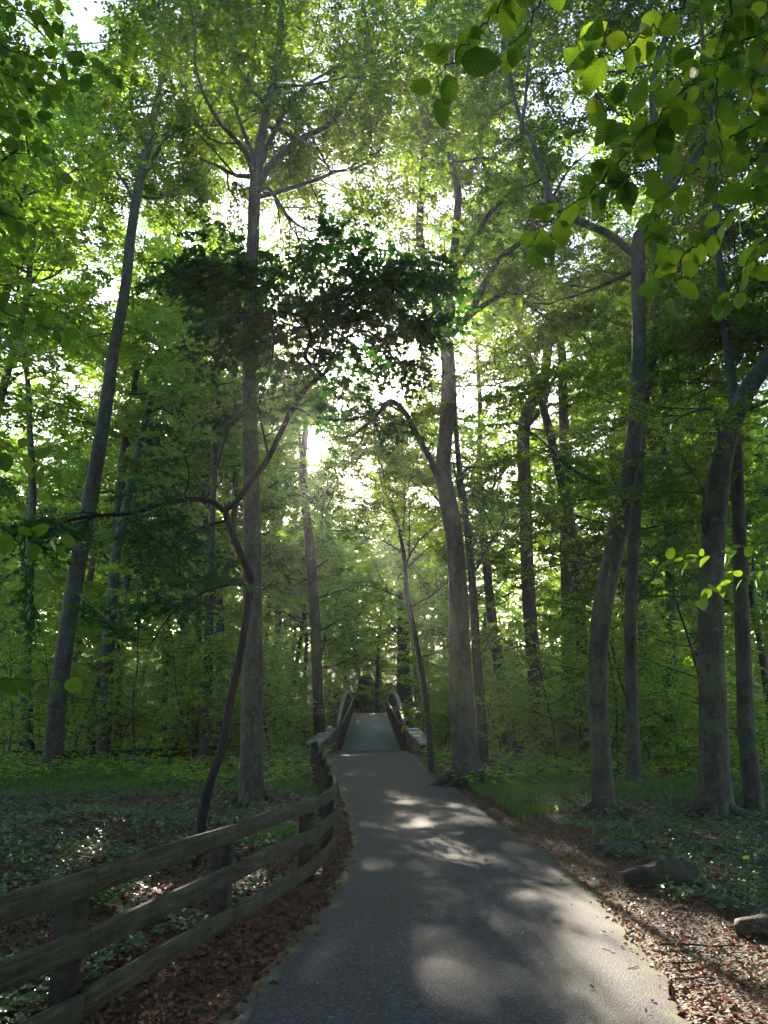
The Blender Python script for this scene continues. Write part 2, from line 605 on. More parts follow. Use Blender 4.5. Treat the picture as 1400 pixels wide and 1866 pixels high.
gx = grid_axis(-500, 500, -9, 9, 0.16, 40)
gy = grid_axis(-200, 900, 1.5, 36, 0.2, 40)
XX, YY = np.meshgrid(gx, gy)
ZZ = gz(XX, YY)
ing = hash_noise(XX, YY, 9.0, 8) * 0.012
onp = (XX > xl(YY) - 0.05) & (XX < xr(YY) + 0.05) & (YY < BR0)
ZZ = np.where(onp, ZZ - 0.03, ZZ + ing)
V = np.stack([XX, YY, ZZ], -1).reshape(-1, 3)
nx, ny = len(gx), len(gy)
ii = (np.arange(ny - 1)[:, None] * nx + np.arange(nx - 1)[None, :]).ravel()
F = np.stack([ii, ii + 1, ii + nx + 1, ii + nx], -1)
tag(add('ground', mesh_from('ground', V, F, M_GROUND, True)), kind='structure')

# path sheet
py = np.concatenate([np.arange(-30, 2, 1.0), np.arange(2, 20, 0.12), np.arange(20, BR0 + 0.01, 0.25)])
nu = 29
u = np.linspace(0, 1, nu)
g2 = np.random.default_rng(4)
wl = 0.09 * hash_noise(py, py * 0, 4.0, 11) + 0.02 * g2.normal(size=len(py))
wr = 0.09 * hash_noise(py, py * 0, 4.0, 12) + 0.02 * g2.normal(size=len(py))
L_, R_ = xl(py) + wl, xr(py) + wr
px = L_[:, None] + (R_ - L_)[:, None] * u[None, :]
pyy = np.repeat(py[:, None], nu, 1)
crown = 0.03 * (1 - (2 * u - 1) ** 2)
pz = base_z(pyy) + 0.006 + crown[None, :]
edge = np.minimum(u, 1 - u)[None, :] * (R_ - L_)[:, None]
V = np.stack([px, pyy, pz], -1).reshape(-1, 3)
ii = (np.arange(len(py) - 1)[:, None] * nu + np.arange(nu - 1)[None, :]).ravel()
F = np.stack([ii, ii + 1, ii + nu + 1, ii + nu], -1)
tag(add('path', mesh_from('path', V, F, M_ASPHALT, True, {'edge': ('POINT', edge.ravel())})), kind='structure')
# path beyond the bridge, bending away
fy = np.linspace(0, 16, 24)
cxs = CX1 + 0.02 * fy + 0.06 * fy ** 2
V = []
for k, yy in enumerate(fy):
    for s_ in (-1.3, -0.6, 0, 0.6, 1.3):
        V.append((cxs[k] + s_, BR1 + yy, float(gz(cxs[k], BR1 + yy)) + 0.06))
ii = (np.arange(23)[:, None] * 5 + np.arange(4)[None, :]).ravel()
F = np.stack([ii, ii + 1, ii + 6, ii + 5], -1)
tag(add('far_path', mesh_from('far_path', V, F, M_ASPHALT, True, {'edge': ('POINT', np.ones(len(V)))})), kind='structure')

# ------------------------------------------------------------------ sun gaps in the canopy
GAPS = [(G(1300, 1750), 0.8), (G(1205, 1735), 0.3), (G(1115, 1670), 0.18), (G(1330, 1850), 0.7),  
        (G(250, 1650), 0.4), (G(120, 1570), 0.4), (G(430, 1600), 0.25), (G(40, 1680), 0.3), 
        (G(1370, 1560), 0.3), (P(1300, 1040, 3.35), 0.3), (P(660, 650, 9.6), 0.3), (P(720, 920, 24.0), 1.1), (P(780, 960, 25.0), 0.8),
        (P(990, 800, 27.0), 0.8), (P(1080, 760, 24.0), 0.8), (P(120, 740, 22.0), 0.9), (P(572, 812, 1.0), 0.0)]
GAPS = [(np.array(p_), r_) for p_, r_ in GAPS]


def clear_of_gaps(x, y, rad, z0, z1):
    """False where an uncut crown (cylinder) would stand in the sun's main shafts"""
    for gp, r_ in [GAPS[0], GAPS[1], GAPS[3], GAPS[-1]]:
        t_ = (y - gp[1]) / SUN[1]
        if t_ < 0:
            continue
        q_ = gp + SUN * t_
        if abs(q_[0] - x) < rad + r_ and z0 < q_[2] < z1:
            return False
    return True


def sunny(Pw):
    """True for leaves that stay: the gaps let the sun through to the floor"""
    keep = np.ones(len(Pw), bool)
    feather = np.random.default_rng(len(Pw)).uniform(0.35, 1.2, len(Pw))
    for g, r in GAPS:
        v = Pw - g
        t = v @ SUN
        dd = np.linalg.norm(v - t[:, None] * SUN, axis=1)
        rr = r * (1 + 0.006 * t) if r > 0 else 0.028 * t + 0.02
        keep &= ~((dd < rr * feather) & (t > 1.0))
    return keep


# ------------------------------------------------------------------ leaves
def leaf_quads(O, D, N, L, wid, g, fold=0.12):
    """pointed leaves folded on the midrib: 4 corners, 2 triangles"""
    S = nrm(np.cross(N, D))
    N = np.cross(D, S)
    L = L[:, None]
    f = fold * L * g.uniform(-0.3, 1.2, size=L.shape)
    v0 = O
    v1 = O + D * L * 0.45 + S * L * wid + N * f
    v2 = O + D * L - N * f * g.uniform(0, 1.6, size=L.shape)
    v3 = O + D * L * 0.45 - S * L * wid + N * f
    return np.stack([v0, v1, v2, v3], 1)


def leaves_mesh(name, quads, mat, tint, off=None):
    n = len(quads)
    v = quads.reshape(-1, 3)
    if off is not None:
        v = v - off
    b = np.arange(n)[:, None] * 4
    f = np.concatenate([b + [0, 1, 2], b + [0, 2, 3]], 1).reshape(-1, 3)
    return mesh_from(name, v, f, mat, False, {'tint': ('FACE', np.repeat(np.clip(tint, 0, 1), 2))})


def shaped_leaves(name, shape, O, D, N, L, mat, tint, off=None):
    tv, tf = shape
    tv, tf = np.asarray(tv, float), np.asarray(tf)
    S = nrm(np.cross(N, D))
    N = np.cross(D, S)
    B = np.stack([D, S, N], 1) * L[:, None, None]
    v = O[:, None] + np.einsum('kj,njm->nkm', tv, B)
    n, k = len(O), len(tv)
    v = v.reshape(-1, 3)
    if off is not None:
        v = v - off
    f = (np.arange(n)[:, None, None] * k + tf[None]).reshape(-1, tf.shape[1])
    return mesh_from(name, v, f, mat, False, {'tint': ('FACE', np.repeat(np.clip(tint, 0, 1), len(tf)))})


def maple_shape():
    tips = [(-100, 0.42), (-52, 0.85), (0, 1.0), (52, 0.85), (100, 0.42)]
    out = [(0.0, 0.0, 0.0)]
    pol = [(-150, 0.12)]
    for i, (a, r) in enumerate(tips):
        pol.append((a, r * 1.04))
        if i < 4:
            pol.append(((a + tips[i + 1][0]) / 2, 0.46))
    pol.append((150, 0.12))
    for a, r in pol:
        out.append((0.12 + 0.6 * r * math.cos(R(a)), 0.6 * r * math.sin(R(a)), -0.10 * r * r))
    n = len(pol)
    return out, [[0, i + 1, i + 2] for i in range(n - 1)]


def spray_leaves(O, A, L, K, leaf, g, flat=0.35, droop=0.25):
    """K alternate leaves along each twig (O origin, A axis, L length), held in a near-horizontal plane"""
    M = len(O)
    t = (np.arange(K) + 0.5 + g.uniform(-0.3, 0.3, (M, K))) / K
    side = np.where(np.arange(K) % 2 == 0, 1.0, -1.0)[None, :] * np.ones((M, 1))
    up = nrm(np.array([0, 0, 1.0]) + flat * g.normal(size=(M, 3)))
    S = nrm(np.cross(up, A))
    Nn = nrm(np.cross(A, S))
    pos = O[:, None] + A[:, None] * (t * L[:, None])[..., None]
    pos[..., 2] -= droop * (t ** 2) * L[:, None]
    ang = np.where(t > 0.92, 0.15, 0.85) + 0.2 * g.normal(size=(M, K))
    D = A[:, None] * np.cos(ang)[..., None] + S[:, None] * (side * np.sin(ang))[..., None]
    D[..., 2] -= 0.18 + 0.15 * np.abs(g.normal(size=(M, K)))
    D = nrm(D)
    N = nrm(Nn[:, None] + 0.28 * g.normal(size=(M, K, 3)))
    ll = leaf * g.uniform(0.65, 1.2, (M, K))
    return pos.reshape(-1, 3), D.reshape(-1, 3), N.reshape(-1, 3), ll.reshape(-1)


def twig_prisms(O, A, L, droop=0.25, r=0.004):
    """thin three-sided twigs, vectorised"""
    M = len(O)
    S = nrm(np.cross(A, [0.0, 0.1, 1.0]))
    Nn = np.cross(S, A)
    T = O + A * L[:, None]
    T[:, 2] -= droop * L
    vs_ = []
    for c, rr in ((O, r), (T, r * 0.4)):
        for k in range(3):
            a = k * 2.094
            vs_.append(c + rr * (math.cos(a) * S + math.sin(a) * Nn))
    V = np.stack(vs_, 1).reshape(-1, 3)
    b = np.arange(M)[:, None] * 6
    fs = []
    for j in range(1):
        for k in range(3):
            k2 = (k + 1) % 3
            fs.append(np.concatenate([b + j * 3 + k, b + j * 3 + k2, b + j * 3 + 3 + k2, b + j * 3 + 3 + k], 1))
    return V, np.stack(fs, 1).reshape(-1, 4)


# ------------------------------------------------------------------ trees
def grow(g, p, d, L, n, up, wob):
    pts = [np.array(p, float)]
    d = nrm(d)
    for k in range(n):
        d = nrm(d + wob * g.normal(size=3) + np.array([0, 0, up]))
        pts.append(pts[-1] + d * (L / n))
    return np.array(pts)


class Tree:
    def __init__(s, g, base):
        s.g, s.base = g, np.array(base, float)
        s.wood = Geo()      # limbs
        s.trunk = Geo()
        s.roots = []
        s.limbs = []        # big limbs, one part each
        s.tw = []           # (origin, axis, length)
        s.nl = 0

    def limb(s, pts, r0, r1, sides=7, power=1.0, lump=0.0):
        n = len(pts)
        rad = r0 + (r1 - r0) * np.linspace(0, 1, n) ** power
        s.wood.tube(pts, rad, sides, lump=lump, seed=s.nl)
        s.nl += 1
        return pts, rad

    def at(s, pts, t):
        f = t * (len(pts) - 1)
        i = min(int(f), len(pts) - 2)
        return pts[i] + (pts[i + 1] - pts[i]) * (f - i), nrm(pts[i + 1] - pts[i])

    def sides(s, pts, rad, n, t0, t1, L0, L1, flat=0.6, up=0.05, twigs=7, tl=(0.5, 1.1), wob=0.16, bias=None):
        """secondary branches along a limb, each carrying leafy twigs"""
        g = s.g
        for k in range(n):
            t = t0 + (t1 - t0) * (k + g.uniform(0, 1)) / n
            p, tan = s.at(pts, t)
            az = g.uniform(0, 2 * np.pi)
            r = np.array([math.cos(az), math.sin(az), g.normal() * (1 - flat)])
            if bias is not None:
                r = r + np.array(bias)
            r = nrm(r - tan * np.dot(r, tan) * 0.8)
            dirn = nrm(r * g.uniform(0.8, 1.1) + tan * g.uniform(0.25, 0.7) * np.array([1, 1, 1 - 0.6 * flat]))
            L = g.uniform(L0, L1) * (1.1 - 0.35 * t)
            rr = float(np.interp(t, np.linspace(0, 1, len(rad)), rad))
            b = grow(g, p, dirn, L, 5, up, wob)
            s.limb(b, min(rr * 0.55, 0.012 + 0.011 * L), 0.006, 4)
            s.leafy(b, twigs, 0.22, tl)

    def leafy(s, b, n, t0=0.2, tl=(0.5, 1.1)):
        g = s.g
        for k in range(n):
            t = min(t0 + (1.02 - t0) * (k + g.uniform(0, 0.9)) / n, 0.995)
            p, tan = s.at(b, t)
            sd = 1 if k % 2 else -1
            h = nrm(np.cross([0, 0, 1.0], tan)) * sd
            a = nrm(tan * g.uniform(0.4, 1.0) + h * g.uniform(0.4, 1.1) + np.array([0, 0, g.normal() * 0.22]))
            s.tw.append((p, a, g.uniform(*tl)))
        s.tw.append((b[-1], nrm(b[-1] - b[-2]), g.uniform(*tl)))

    def finish(s, name, label, cat, mat, leafm, K=14, leaf=0.1, wid=0.27, group=None, carve=True, tint=(0.45, 0.22), double=1, twigr=0.004, rz=0.0, shape=None):
        g = s.g
        root = thing(name, label, cat, s.base, rz, group)
        if s.trunk.v:
            add('trunk', s.trunk.mesh('trunk', mat, True, s.base), root)
        for lg in s.roots:
            add('root', lg.mesh('root', M_ROOT, True, s.base), root)
        for lg in s.limbs:
            add('limb', lg.mesh('limb', mat, True, s.base), root)
        if s.wood.v:
            tag(add('branchwork', s.wood.mesh('branchwork', mat, True, s.base), root), kind='stuff')
        if s.tw:
            O = np.array([q[0] for q in s.tw])
            A = np.array([q[1] for q in s.tw])
            L = np.array([q[2] for q in s.tw])
            nprim = len(O)
            if double > 1:
                O2, A2, L2 = [O], [A], [L]
                for q in range(int(double) - 1):
                    t = g.uniform(0.1, 0.7, len(O))[:, None]
                    sd = np.where(g.uniform(size=len(O)) < 0.5, 1, -1)[:, None]
                    h = nrm(np.cross(np.array([0, 0, 1.0]), A)) * sd
                    O2.append(O + A * L[:, None] * t)
                    A2.append(nrm(A * g.uniform(0.3, 0.9, (len(O), 1)) + h + g.normal(size=A.shape) * 0.18))
                    L2.append(L * g.uniform(0.5, 0.95, len(O)))
                O, A, L = np.vstack(O2), np.vstack(A2), np.concatenate(L2)
            if carve:
                k = sunny(O + A * L[:, None] * 0.5)
                nprim = int(k[:nprim].sum())
                O, A, L = O[k], A[k], L[k]
            tv, tf = twig_prisms(O[:nprim:2], A[:nprim:2], L[:nprim:2], r=twigr)
            tag(add('twigwork', mesh_from('twigwork', tv - s.base, tf, M_TWIG), root), kind='stuff')
            p, D, N, ll = spray_leaves(O, A, L, K, leaf, g)
            bt = np.repeat(g.normal(size=len(O)) * tint[1] * 0.6, K)
            tt = tint[0] + bt + tint[1] * 0.7 * g.normal(size=len(p))
            if carve:
                k = sunny(p)
                p, D, N, ll, tt = p[k], D[k], N[k], ll[k], tt[k]
            if shape is None:
                me = leaves_mesh('crown', leaf_quads(p, D, N, ll, wid, g), leafm, tt, s.base)
            else:
                me = shaped_leaves('crown', shape, p, D, N, ll, leafm, tt, s.base)
            c = add('crown', me, root)
            c['kind'] = 'stuff'
        return root


def copy_tree(o, loc, rz, sc=1.0, label=None, group=None):
    c = o.copy()
    COL.objects.link(c)
    c.location = loc
    c.rotation_euler = (0, 0, rz)
    c.scale = (sc, sc, sc)
    if label:
        c['label'] = label
    if group:
        c['group'] = group
    for ch in list(o.children):
        d = ch.copy()
        COL.objects.link(d)
        d.parent = c
    return c


def px_r(w, Y):
    return 0.5 * w / FPX * Y * 0.92


SEED = [100]


def traced(name, label, Y, trunk, limbs=(), mat=None, cat='tree', flare=0.0, lobes=5, top=None, nl=8, nsub=7, leaf=0.1, K=None,
           base_px=None, group=None, sub=(1.4, 3.2), crown_from=0.45, tint=(0.45, 0.22), twigs=7, double=3, tl=(0.5, 1.1), spread=(3.0, 5.5), leafm=None, lower=0, dy=0.0, thin=23, roots=0, lean=(0, 0, 0)):
    """trunk and limbs: lists of (x, y, width) in photo pixels at distance Y; dy = how far the top leans away or towards"""
    SEED[0] += 1
    g = np.random.default_rng(SEED[0])
    mat = mat or M_BEECH
    n = len(trunk)
    pts, rad = [], []
    for k, (x, y, w) in enumerate(trunk):
        Yk = Y + dy * k / max(n - 1, 1)
        pts.append(P(x, y, Yk))
        rad.append(px_r(w, Yk))
    pts, rad = np.array(pts), np.array(rad)
    # foot on the ground
    foot = pts[0].copy()
    zg = float(gz(foot[0], foot[1]))
    if foot[2] > zg - 0.1:
        pts = np.vstack([[foot[0] - (pts[1][0] - foot[0]) * 0.1, foot[1], zg - 0.15], pts]) if foot[2] > zg + 0.05 else np.vstack([[foot[0], foot[1], zg - 0.15], pts[1:]])
        rad = np.concatenate([[rad[0]], rad]) if foot[2] > zg + 0.05 else rad
    base = np.array([pts[0][0], pts[0][1], zg])
    pts_s = catmull(pts, max(26, len(pts) * 4))
    cum = np.concatenate([[0], np.cumsum(np.linalg.norm(np.diff(pts, axis=0), axis=1))])
    cs = np.concatenate([[0], np.cumsum(np.linalg.norm(np.diff(pts_s, axis=0), axis=1))])
    rad_s = np.interp(cs / cs[-1], cum / cum[-1], rad)
    t = Tree(g, base)
    # the trunk carries on out of sight to its top
    if top is not None:
        d_ = nrm(pts_s[-1] - pts_s[-4] + np.array([0, 0, 0.4]))
        ext = grow(g, pts_s[-1], d_, max(top - pts_s[-1][2], 1.0), 10, 0.12, 0.07)
        er = rad_s[-1] * np.linspace(1, 0.25, 11)
        pts_s, rad_s = np.vstack([pts_s, ext[1:]]), np.concatenate([rad_s, er[1:]])
    # finer rings at the foot
    if flare:
        t0 = np.linspace(0, 1, 10) ** 1.3
        i1 = 3
        footpts = pts_s[0] + (pts_s[i1] - pts_s[0]) * t0[:, None]
        footr = rad_s[0] + (rad_s[i1] - rad_s[0]) * t0
        pts_s, rad_s = np.vstack([footpts, pts_s[i1 + 1:]]), np.concatenate([footr, rad_s[i1 + 1:]])
    t.trunk.tube(pts_s, rad_s, 18 if flare else 12, flare=flare, lobes=lobes, seed=SEED[0], lump=0.02)
    for li in limbs:
        lp = []
        Yo = li[0]
        m = len(li[1])
        for k, (x, y, w) in enumerate(li[1]):
            f = k / max(m - 1, 1)
            # start on the trunk's own depth
            ys = Y + dy * 0.7
            lp.append(P(x, y, ys + Yo * f))
        lr = [px_r(q[2], Y) for q in li[1]]
        ls = catmull(lp, 5 * len(lp))
        lrs = np.interp(np.linspace(0, 1, len(ls)), np.linspace(0, 1, len(lr)), lr)
        lg = Geo()
        lg.tube(ls, lrs, 9, lump=0.03, seed=SEED[0] + 3)
        t.limbs.append(lg)
        cnt = li[2] if len(li) > 2 else nsub
        t.sides(ls, lrs, cnt, 0.3, 1.0, sub[0], sub[1], twigs=twigs, tl=tl, bias=(0, 1.5, 0.25))
        if len(li) > 3 and li[3]:
            ex = grow(g, ls[-1], ls[-1] - ls[-3], li[3], 7, 0.06, 0.12)
            t.limb(ex, lrs[-1], 0.015, 6)
            t.sides(ex, np.linspace(lrs[-1], 0.02, 8), max(3, int(li[3] * 1.6)), 0.1, 1.0, sub[0], sub[1], twigs=twigs, tl=tl)
    # limbs of the hidden upper crown
    hz = np.array([q[2] for q in pts_s])
    for k in range(nl):
        tt = crown_from + (1.0 - crown_from) * (k + g.uniform(0, 1)) / nl
        p, tan = t.at(pts_s, tt)
        az = k * 2.4 + g.uniform(-0.5, 0.5)
        dirn = nrm([math.cos(az), math.sin(az) * (1.0 if math.sin(az) > 0 else 0.45) + 0.35, g.uniform(0.25, 0.9)] + np.array(lean, float))
        L = g.uniform(*spread) * (1.15 - 0.5 * tt)
        rr = float(np.interp(tt, np.linspace(0, 1, len(rad_s)), rad_s))
        b = grow(g, p, dirn, L, 8, 0.02, 0.14)
        r0 = min(rr * 0.5, 0.02 + 0.014 * L)
        t.limb(b, r0, 0.015, 6)
        t.sides(b, np.linspace(r0, 0.015, 9), nsub, 0.25, 1.0, sub[0], sub[1], twigs=twigs, tl=tl)
    # small low shoots on the trunk
    for k in range(lower):
        p, tan = t.at(pts_s, g.uniform(0.15, crown_from))
        az = g.uniform(0, 6.28)
        b = grow(g, p, [math.cos(az), math.sin(az), 0.25], g.uniform(0.8, 2.2), 6, 0.0, 0.15)
        t.limb(b, 0.015, 0.005, 5)
        t.leafy(b, 7, 0.3, (0.35, 0.8))
    t.roots = []
    if roots:
        for k in range(roots):
            az = 6.283 * (k + g.uniform(-0.25, 0.25)) / roots
            r0 = rad_s[0]
            dv = np.array([math.cos(az), math.sin(az), 0])
            ln = g.uniform(1.6, 2.9) * r0
            c0 = base
            rp = catmull([c0 + dv * r0 * 0.45 + [0, 0, r0 * 2.0], c0 + dv * r0 * 1.05 + [0, 0, r0 * 0.85], c0 + dv * (r0 * 1.2 + ln * 0.5) + [0, 0, r0 * 0.22], c0 + dv * (r0 * 1.2 + ln) + np.array([-dv[1], dv[0], 0]) * g.normal() * 0.2 * ln + [0, 0, -0.06]], 12)
            rg = Geo()
            rg.tube(rp, np.linspace(r0 * 0.42, r0 * 0.14, 12), 8, lump=0.07, seed=SEED[0] + k)
            t.roots.append(rg)
    return t.finish(name, label, cat, mat, leafm or M_LEAF, K=K or (12 if Y < 21 else 10), wid=0.33, leaf=leaf * 1.28, group=group, tint=tint, double=double if Y < thin else 2)


# ================================================================== the traced trees
traced('beech_tree', 'tall grey beech with flared foot, left of the fence behind the leaning black sapling', 16.8,
       [(457, 1443, 42), (459, 1330, 42), (460, 1200, 40), (460, 1000, 36), (458, 850, 33), (455, 720, 31), (455, 600, 29), (462, 420, 28), (466, 330, 27), (480, 230, 20), (497, 150, 17), (510, 80, 15), (515, 0, 13)],
       [(2.0, [(472, 335, 18), (490, 305, 16), (515, 278, 15), (550, 252, 14), (600, 226, 13), (640, 172, 12), (668, 120, 11), (670, 55, 9), (660, 0, 8)], 11, 3.0),
        (-1.0, [(464, 330, 14), (452, 285, 13), (430, 255, 11), (400, 222, 9), (370, 170, 7)], 8, 2.5),
        (1.5, [(474, 300, 15), (500, 240, 12), (522, 200, 11), (560, 155, 9), (600, 130, 7)], 8, 2.0),
        (-2.0, [(468, 350, 9), (490, 345, 9), (510, 372, 8), (530, 400, 6), (560, 420, 4)], 6, 1.0)],
       flare=0.8, lobes=5, roots=7, top=20, nl=15, nsub=10, crown_from=0.6, leaf=0.1, spread=(3.5, 6.5))

traced('beech_tree', 'tall grey trunk leaning to the bridge at the far left, limb arching over the top', 23.5,
       [(95, 1395, 32), (103, 1300, 33), (112, 1220, 33), (133, 1085, 33), (150, 985, 32), (170, 880, 30), (195, 730, 27), (207, 640, 24), (228, 530, 23), (240, 420, 22), (255, 330, 22), (275, 240, 20), (292, 165, 18), (312, 105, 18), (350, 55, 17), (410, 5, 15)],
       [(1.0, [(293, 160, 10), (288, 100, 9), (282, 55, 9), (300, 20, 8), (325, -10, 7)], 6, 3.0),
        (-1.5, [(278, 292, 11), (300, 255, 9), (325, 225, 8), (345, 150, 6), (350, 100, 5)], 8, 2.0),
        (2.0, [(245, 370, 8), (225, 330, 7), (190, 290, 5), (140, 270, 4)], 8, 1.5)],
       flare=0.25, top=24, nl=14, nsub=10, crown_from=0.6, leaf=0.115, lower=2, thin=30, spread=(3.5, 6.0), lean=(0, 0.8, 0))

traced('beech_tree', 'big grey beech with gnarled roots right of the path, forking into three limbs', 20.5,
       [(850, 1408, 46), (846, 1340, 46), (840, 1250, 43), (836, 1100, 38), (830, 1000, 36), (820, 930, 36), (808, 860, 33), (813, 780, 31), (818, 690, 30), (815, 640, 30), (812, 600, 29), (822, 555, 23), (826, 500, 21), (831, 420, 18), (835, 350, 17), (822, 290, 15), (815, 220, 13), (822, 150, 11), (825, 60, 9)],
       [(1.5, [(812, 605, 22), (792, 545, 20), (776, 480, 19), (765, 430, 18), (769, 330, 16), (775, 235, 14), (755, 150, 12), (735, 70, 10)], 12, 3.0),
        (-2.0, [(818, 615, 17), (845, 585, 16), (865, 555, 15), (887, 510, 14), (912, 470, 13), (950, 440, 11), (985, 395, 8)], 10, 2.0),
        (1.0, [(828, 600, 12), (870, 565, 12), (912, 538, 11), (932, 532, 9), (965, 556, 7), (1010, 590, 5)], 7, 1.0),
        (2.5, [(832, 490, 13), (862, 440, 12), (892, 390, 12), (930, 350, 10), (965, 310, 9), (1000, 250, 7)], 9, 2.5),
        (-2.5, [(806, 892, 15), (790, 850, 14), (778, 825, 13), (756, 785, 12), (735, 748, 11), (712, 731, 10), (690, 752, 7), (655, 785, 5)], 7, 1.0)],
       flare=1.0, lobes=6, roots=9, top=20, nl=9, nsub=9, crown_from=0.7, leaf=0.105)

scarred = traced('beech_tree', 'curved grey beech trunk with red scars, right of the path in low ground cover', 14.8,
       [(1102, 1475, 38), (1093, 1350, 37), (1090, 1200, 36), (1100, 1100, 38), (1120, 1000, 38), (1140, 900, 36), (1155, 800, 33), (1163, 700, 31), (1165, 600, 30), (1163, 500, 31), (1166, 430, 30), (1190, 400, 22), (1210, 360, 20), (1215, 300, 18), (1195, 230, 16), (1190, 150, 14), (1215, 60, 12)],
       [(1.5, [(1160, 465, 20), (1145, 455, 18), (1110, 427, 17), (1060, 405, 17), (1017, 380, 15), (1000, 350, 13), (985, 300, 12), (966, 250, 11), (950, 218, 10), (936, 170, 8), (925, 100, 7), (910, 20, 6)], 12, 2.0),
        (0.8, [(952, 222, 8), (957, 190, 8), (964, 100, 7), (972, 0, 6), (975, -60, 5)], 7, 2.0),
        (2.0, [(1205, 372, 14), (1240, 320, 13), (1290, 250, 11), (1340, 150, 9), (1380, 60, 7)], 9, 2.5),
        (1.0, [(1164, 470, 10), (1150, 495, 10), (1110, 515, 9), (1060, 535, 7), (1025, 545, 5)], 6, 0.8)],
       flare=0.8, lobes=4, roots=6, top=17.5, nl=8, nsub=8, crown_from=0.82, leaf=0.09, lower=0)

M_SCAR = plain('raw_red_bark', (0.30, 0.085, 0.04), 0.7)
for k, (x, y, h) in enumerate([(1151, 768, 0.13), (1157, 764, 0.16), (1163, 742, 0.12), (1165, 766, 0.10), (1160, 752, 0.08)]):
    cpt = P(x, y, 14.8)
    off = (1157 - x) / 17.0
    cpt = cpt + np.array([0, -px_r(33, 14.8) * math.sqrt(max(0.1, 1 - off * off)) * 0.98, 0]) - np.array(scarred.location)
    q = Geo()
    q.tube(cpt + np.linspace(-h / 2, h / 2, 6)[:, None] * np.array([0.15 * (k % 3 - 1), 0.0, 1.0]), [0.003, 0.014, 0.019, 0.017, 0.011, 0.003], 6, lump=0.15, seed=k)
    so2 = add('bark_scar', q.mesh('bark_scar', M_SCAR, True), scarred)

traced('beech_tree', 'stout grey beech at the right edge bending away to the right above head height', 13.6,
       [(1305, 1482, 54), (1302, 1400, 53), (1300, 1300, 51), (1296, 1180, 48), (1295, 1080, 47), (1299, 990, 46), (1310, 870, 46), (1328, 790, 42), (1360, 715, 38), (1405, 650, 36), (1450, 560, 32)],
       [(-1.0, [(1318, 800, 10), (1308, 775, 8), (1295, 745, 7), (1250, 755, 5), (1215, 775, 3)], 2, 0.0),
        (-0.5, [(1288, 985, 8), (1281, 950, 7), (1283, 900, 6), (1270, 870, 4)], 3, 0.5)],
       flare=0.6, lobes=5, roots=6, top=17, nl=9, nsub=8, crown_from=0.74, leaf=0.09, lower=0, spread=(2.5, 4.2), lean=(1.3, 0.7, 0.2))

traced('beech_tree', 'slender grey beech closest to the right edge, beside the stout bending one', 14.6,
       [(1376, 1475, 32), (1362, 1350, 31), (1355, 1200, 29), (1350, 1050, 27), (1345, 900, 25), (1338, 740, 22), (1325, 620, 20), (1318, 560, 18)],
       [], flare=0.6, lobes=4, top=19, nl=10, nsub=8, crown_from=0.62, leaf=0.09, lower=0, lean=(1.1, 0.8, 0.2))

traced('beech_tree', 'slim grey trunk standing just behind the curved beech on the right', 18.0,
       [(1157, 1440, 25), (1152, 1300, 24), (1149, 1150, 24), (1152, 1040, 23), (1158, 950, 22), (1165, 850, 20)],
       [], flare=0.7, lobes=4, top=21, nl=10, nsub=8, crown_from=0.45, leaf=0.1, lower=3, lean=(0, 0.8, 0))

traced('oak_tree', 'dark furrowed trunk in mid-forest right of the big path-side beech, kinked top', 28.5,
       [(990, 1345, 34), (983, 1300, 29), (975, 1230, 28), (965, 1110, 27), (960, 1000, 26), (957, 900, 26), (954, 800, 27), (963, 745, 26), (988, 705, 22), (998, 640, 20), (1006, 575, 18), (1001, 515, 17), (1010, 440, 14)],
       [(-1.0, [(960, 780, 10), (990, 740, 9), (1010, 690, 7), (1060, 640, 5)], 5, 1.0),
        (-1.5, [(1005, 560, 11), (1020, 549, 11), (1050, 546, 10), (1085, 530, 8), (1120, 498, 7)], 7, 1.5),
        (1.0, [(958, 830, 7), (930, 845, 6), (890, 875, 5), (860, 893, 4)], 4, 0.5)],
       mat=M_OAK, flare=0.5, lobes=5, top=22, nl=9, nsub=9, crown_from=0.55, leaf=0.12, lower=4)

traced('oak_tree', 'straight dark trunk right of the kinked dark trunk, leafy shoots up its side', 31.0,
       [(1035, 1342, 29), (1036, 1250, 26), (1035, 1150, 26), (1033, 1020, 25), (1031, 900, 24), (1028, 780, 22), (1025, 680, 20)],
       [], mat=M_OAK, flare=0.4, lobes=4, top=24, nl=11, nsub=9, crown_from=0.4, leaf=0.12, lower=9)

traced('beech_tree', 'thin grey trunk tucked right behind the big beech beside the path', 24.0,
       [(882, 1388, 19), (875, 1280, 18), (868, 1180, 17), (860, 1050, 16), (850, 950, 14), (838, 860, 12), (832, 800, 11)],
       [], flare=0.5, lobes=4, top=18, nl=8, nsub=7, crown_from=0.5, leaf=0.11, lower=2)

traced('sapling', 'thin dark wavy sapling between the bridge and the big path-side beech', 23.5,
       [(787, 1398, 12), (779, 1300, 11), (770, 1230, 10), (755, 1150, 10), (742, 1085, 9), (736, 1010, 8), (722, 945, 7), (707, 905, 6)],
       [(1.0, [(738, 1030, 4), (760, 990, 4), (790, 960, 3)], 4, 0.8)], mat=M_OAK, top=11.5, nl=13, nsub=7, crown_from=0.42, leaf=0.1, sub=(0.8, 1.8), spread=(1.6, 3.2), tint=(0.78, 0.2), lower=5)

traced('beech_tree', 'slim grey trunk just left of the bridge wing wall', 33.0,
       [(584, 1352, 24), (580, 1270, 21), (575, 1150, 20), (570, 1060, 19), (563, 980, 18), (556, 910, 17), (553, 840, 15), (557, 790, 13)],
       [], top=17, nl=8, nsub=7, crown_from=0.55, leaf=0.12, lower=4)

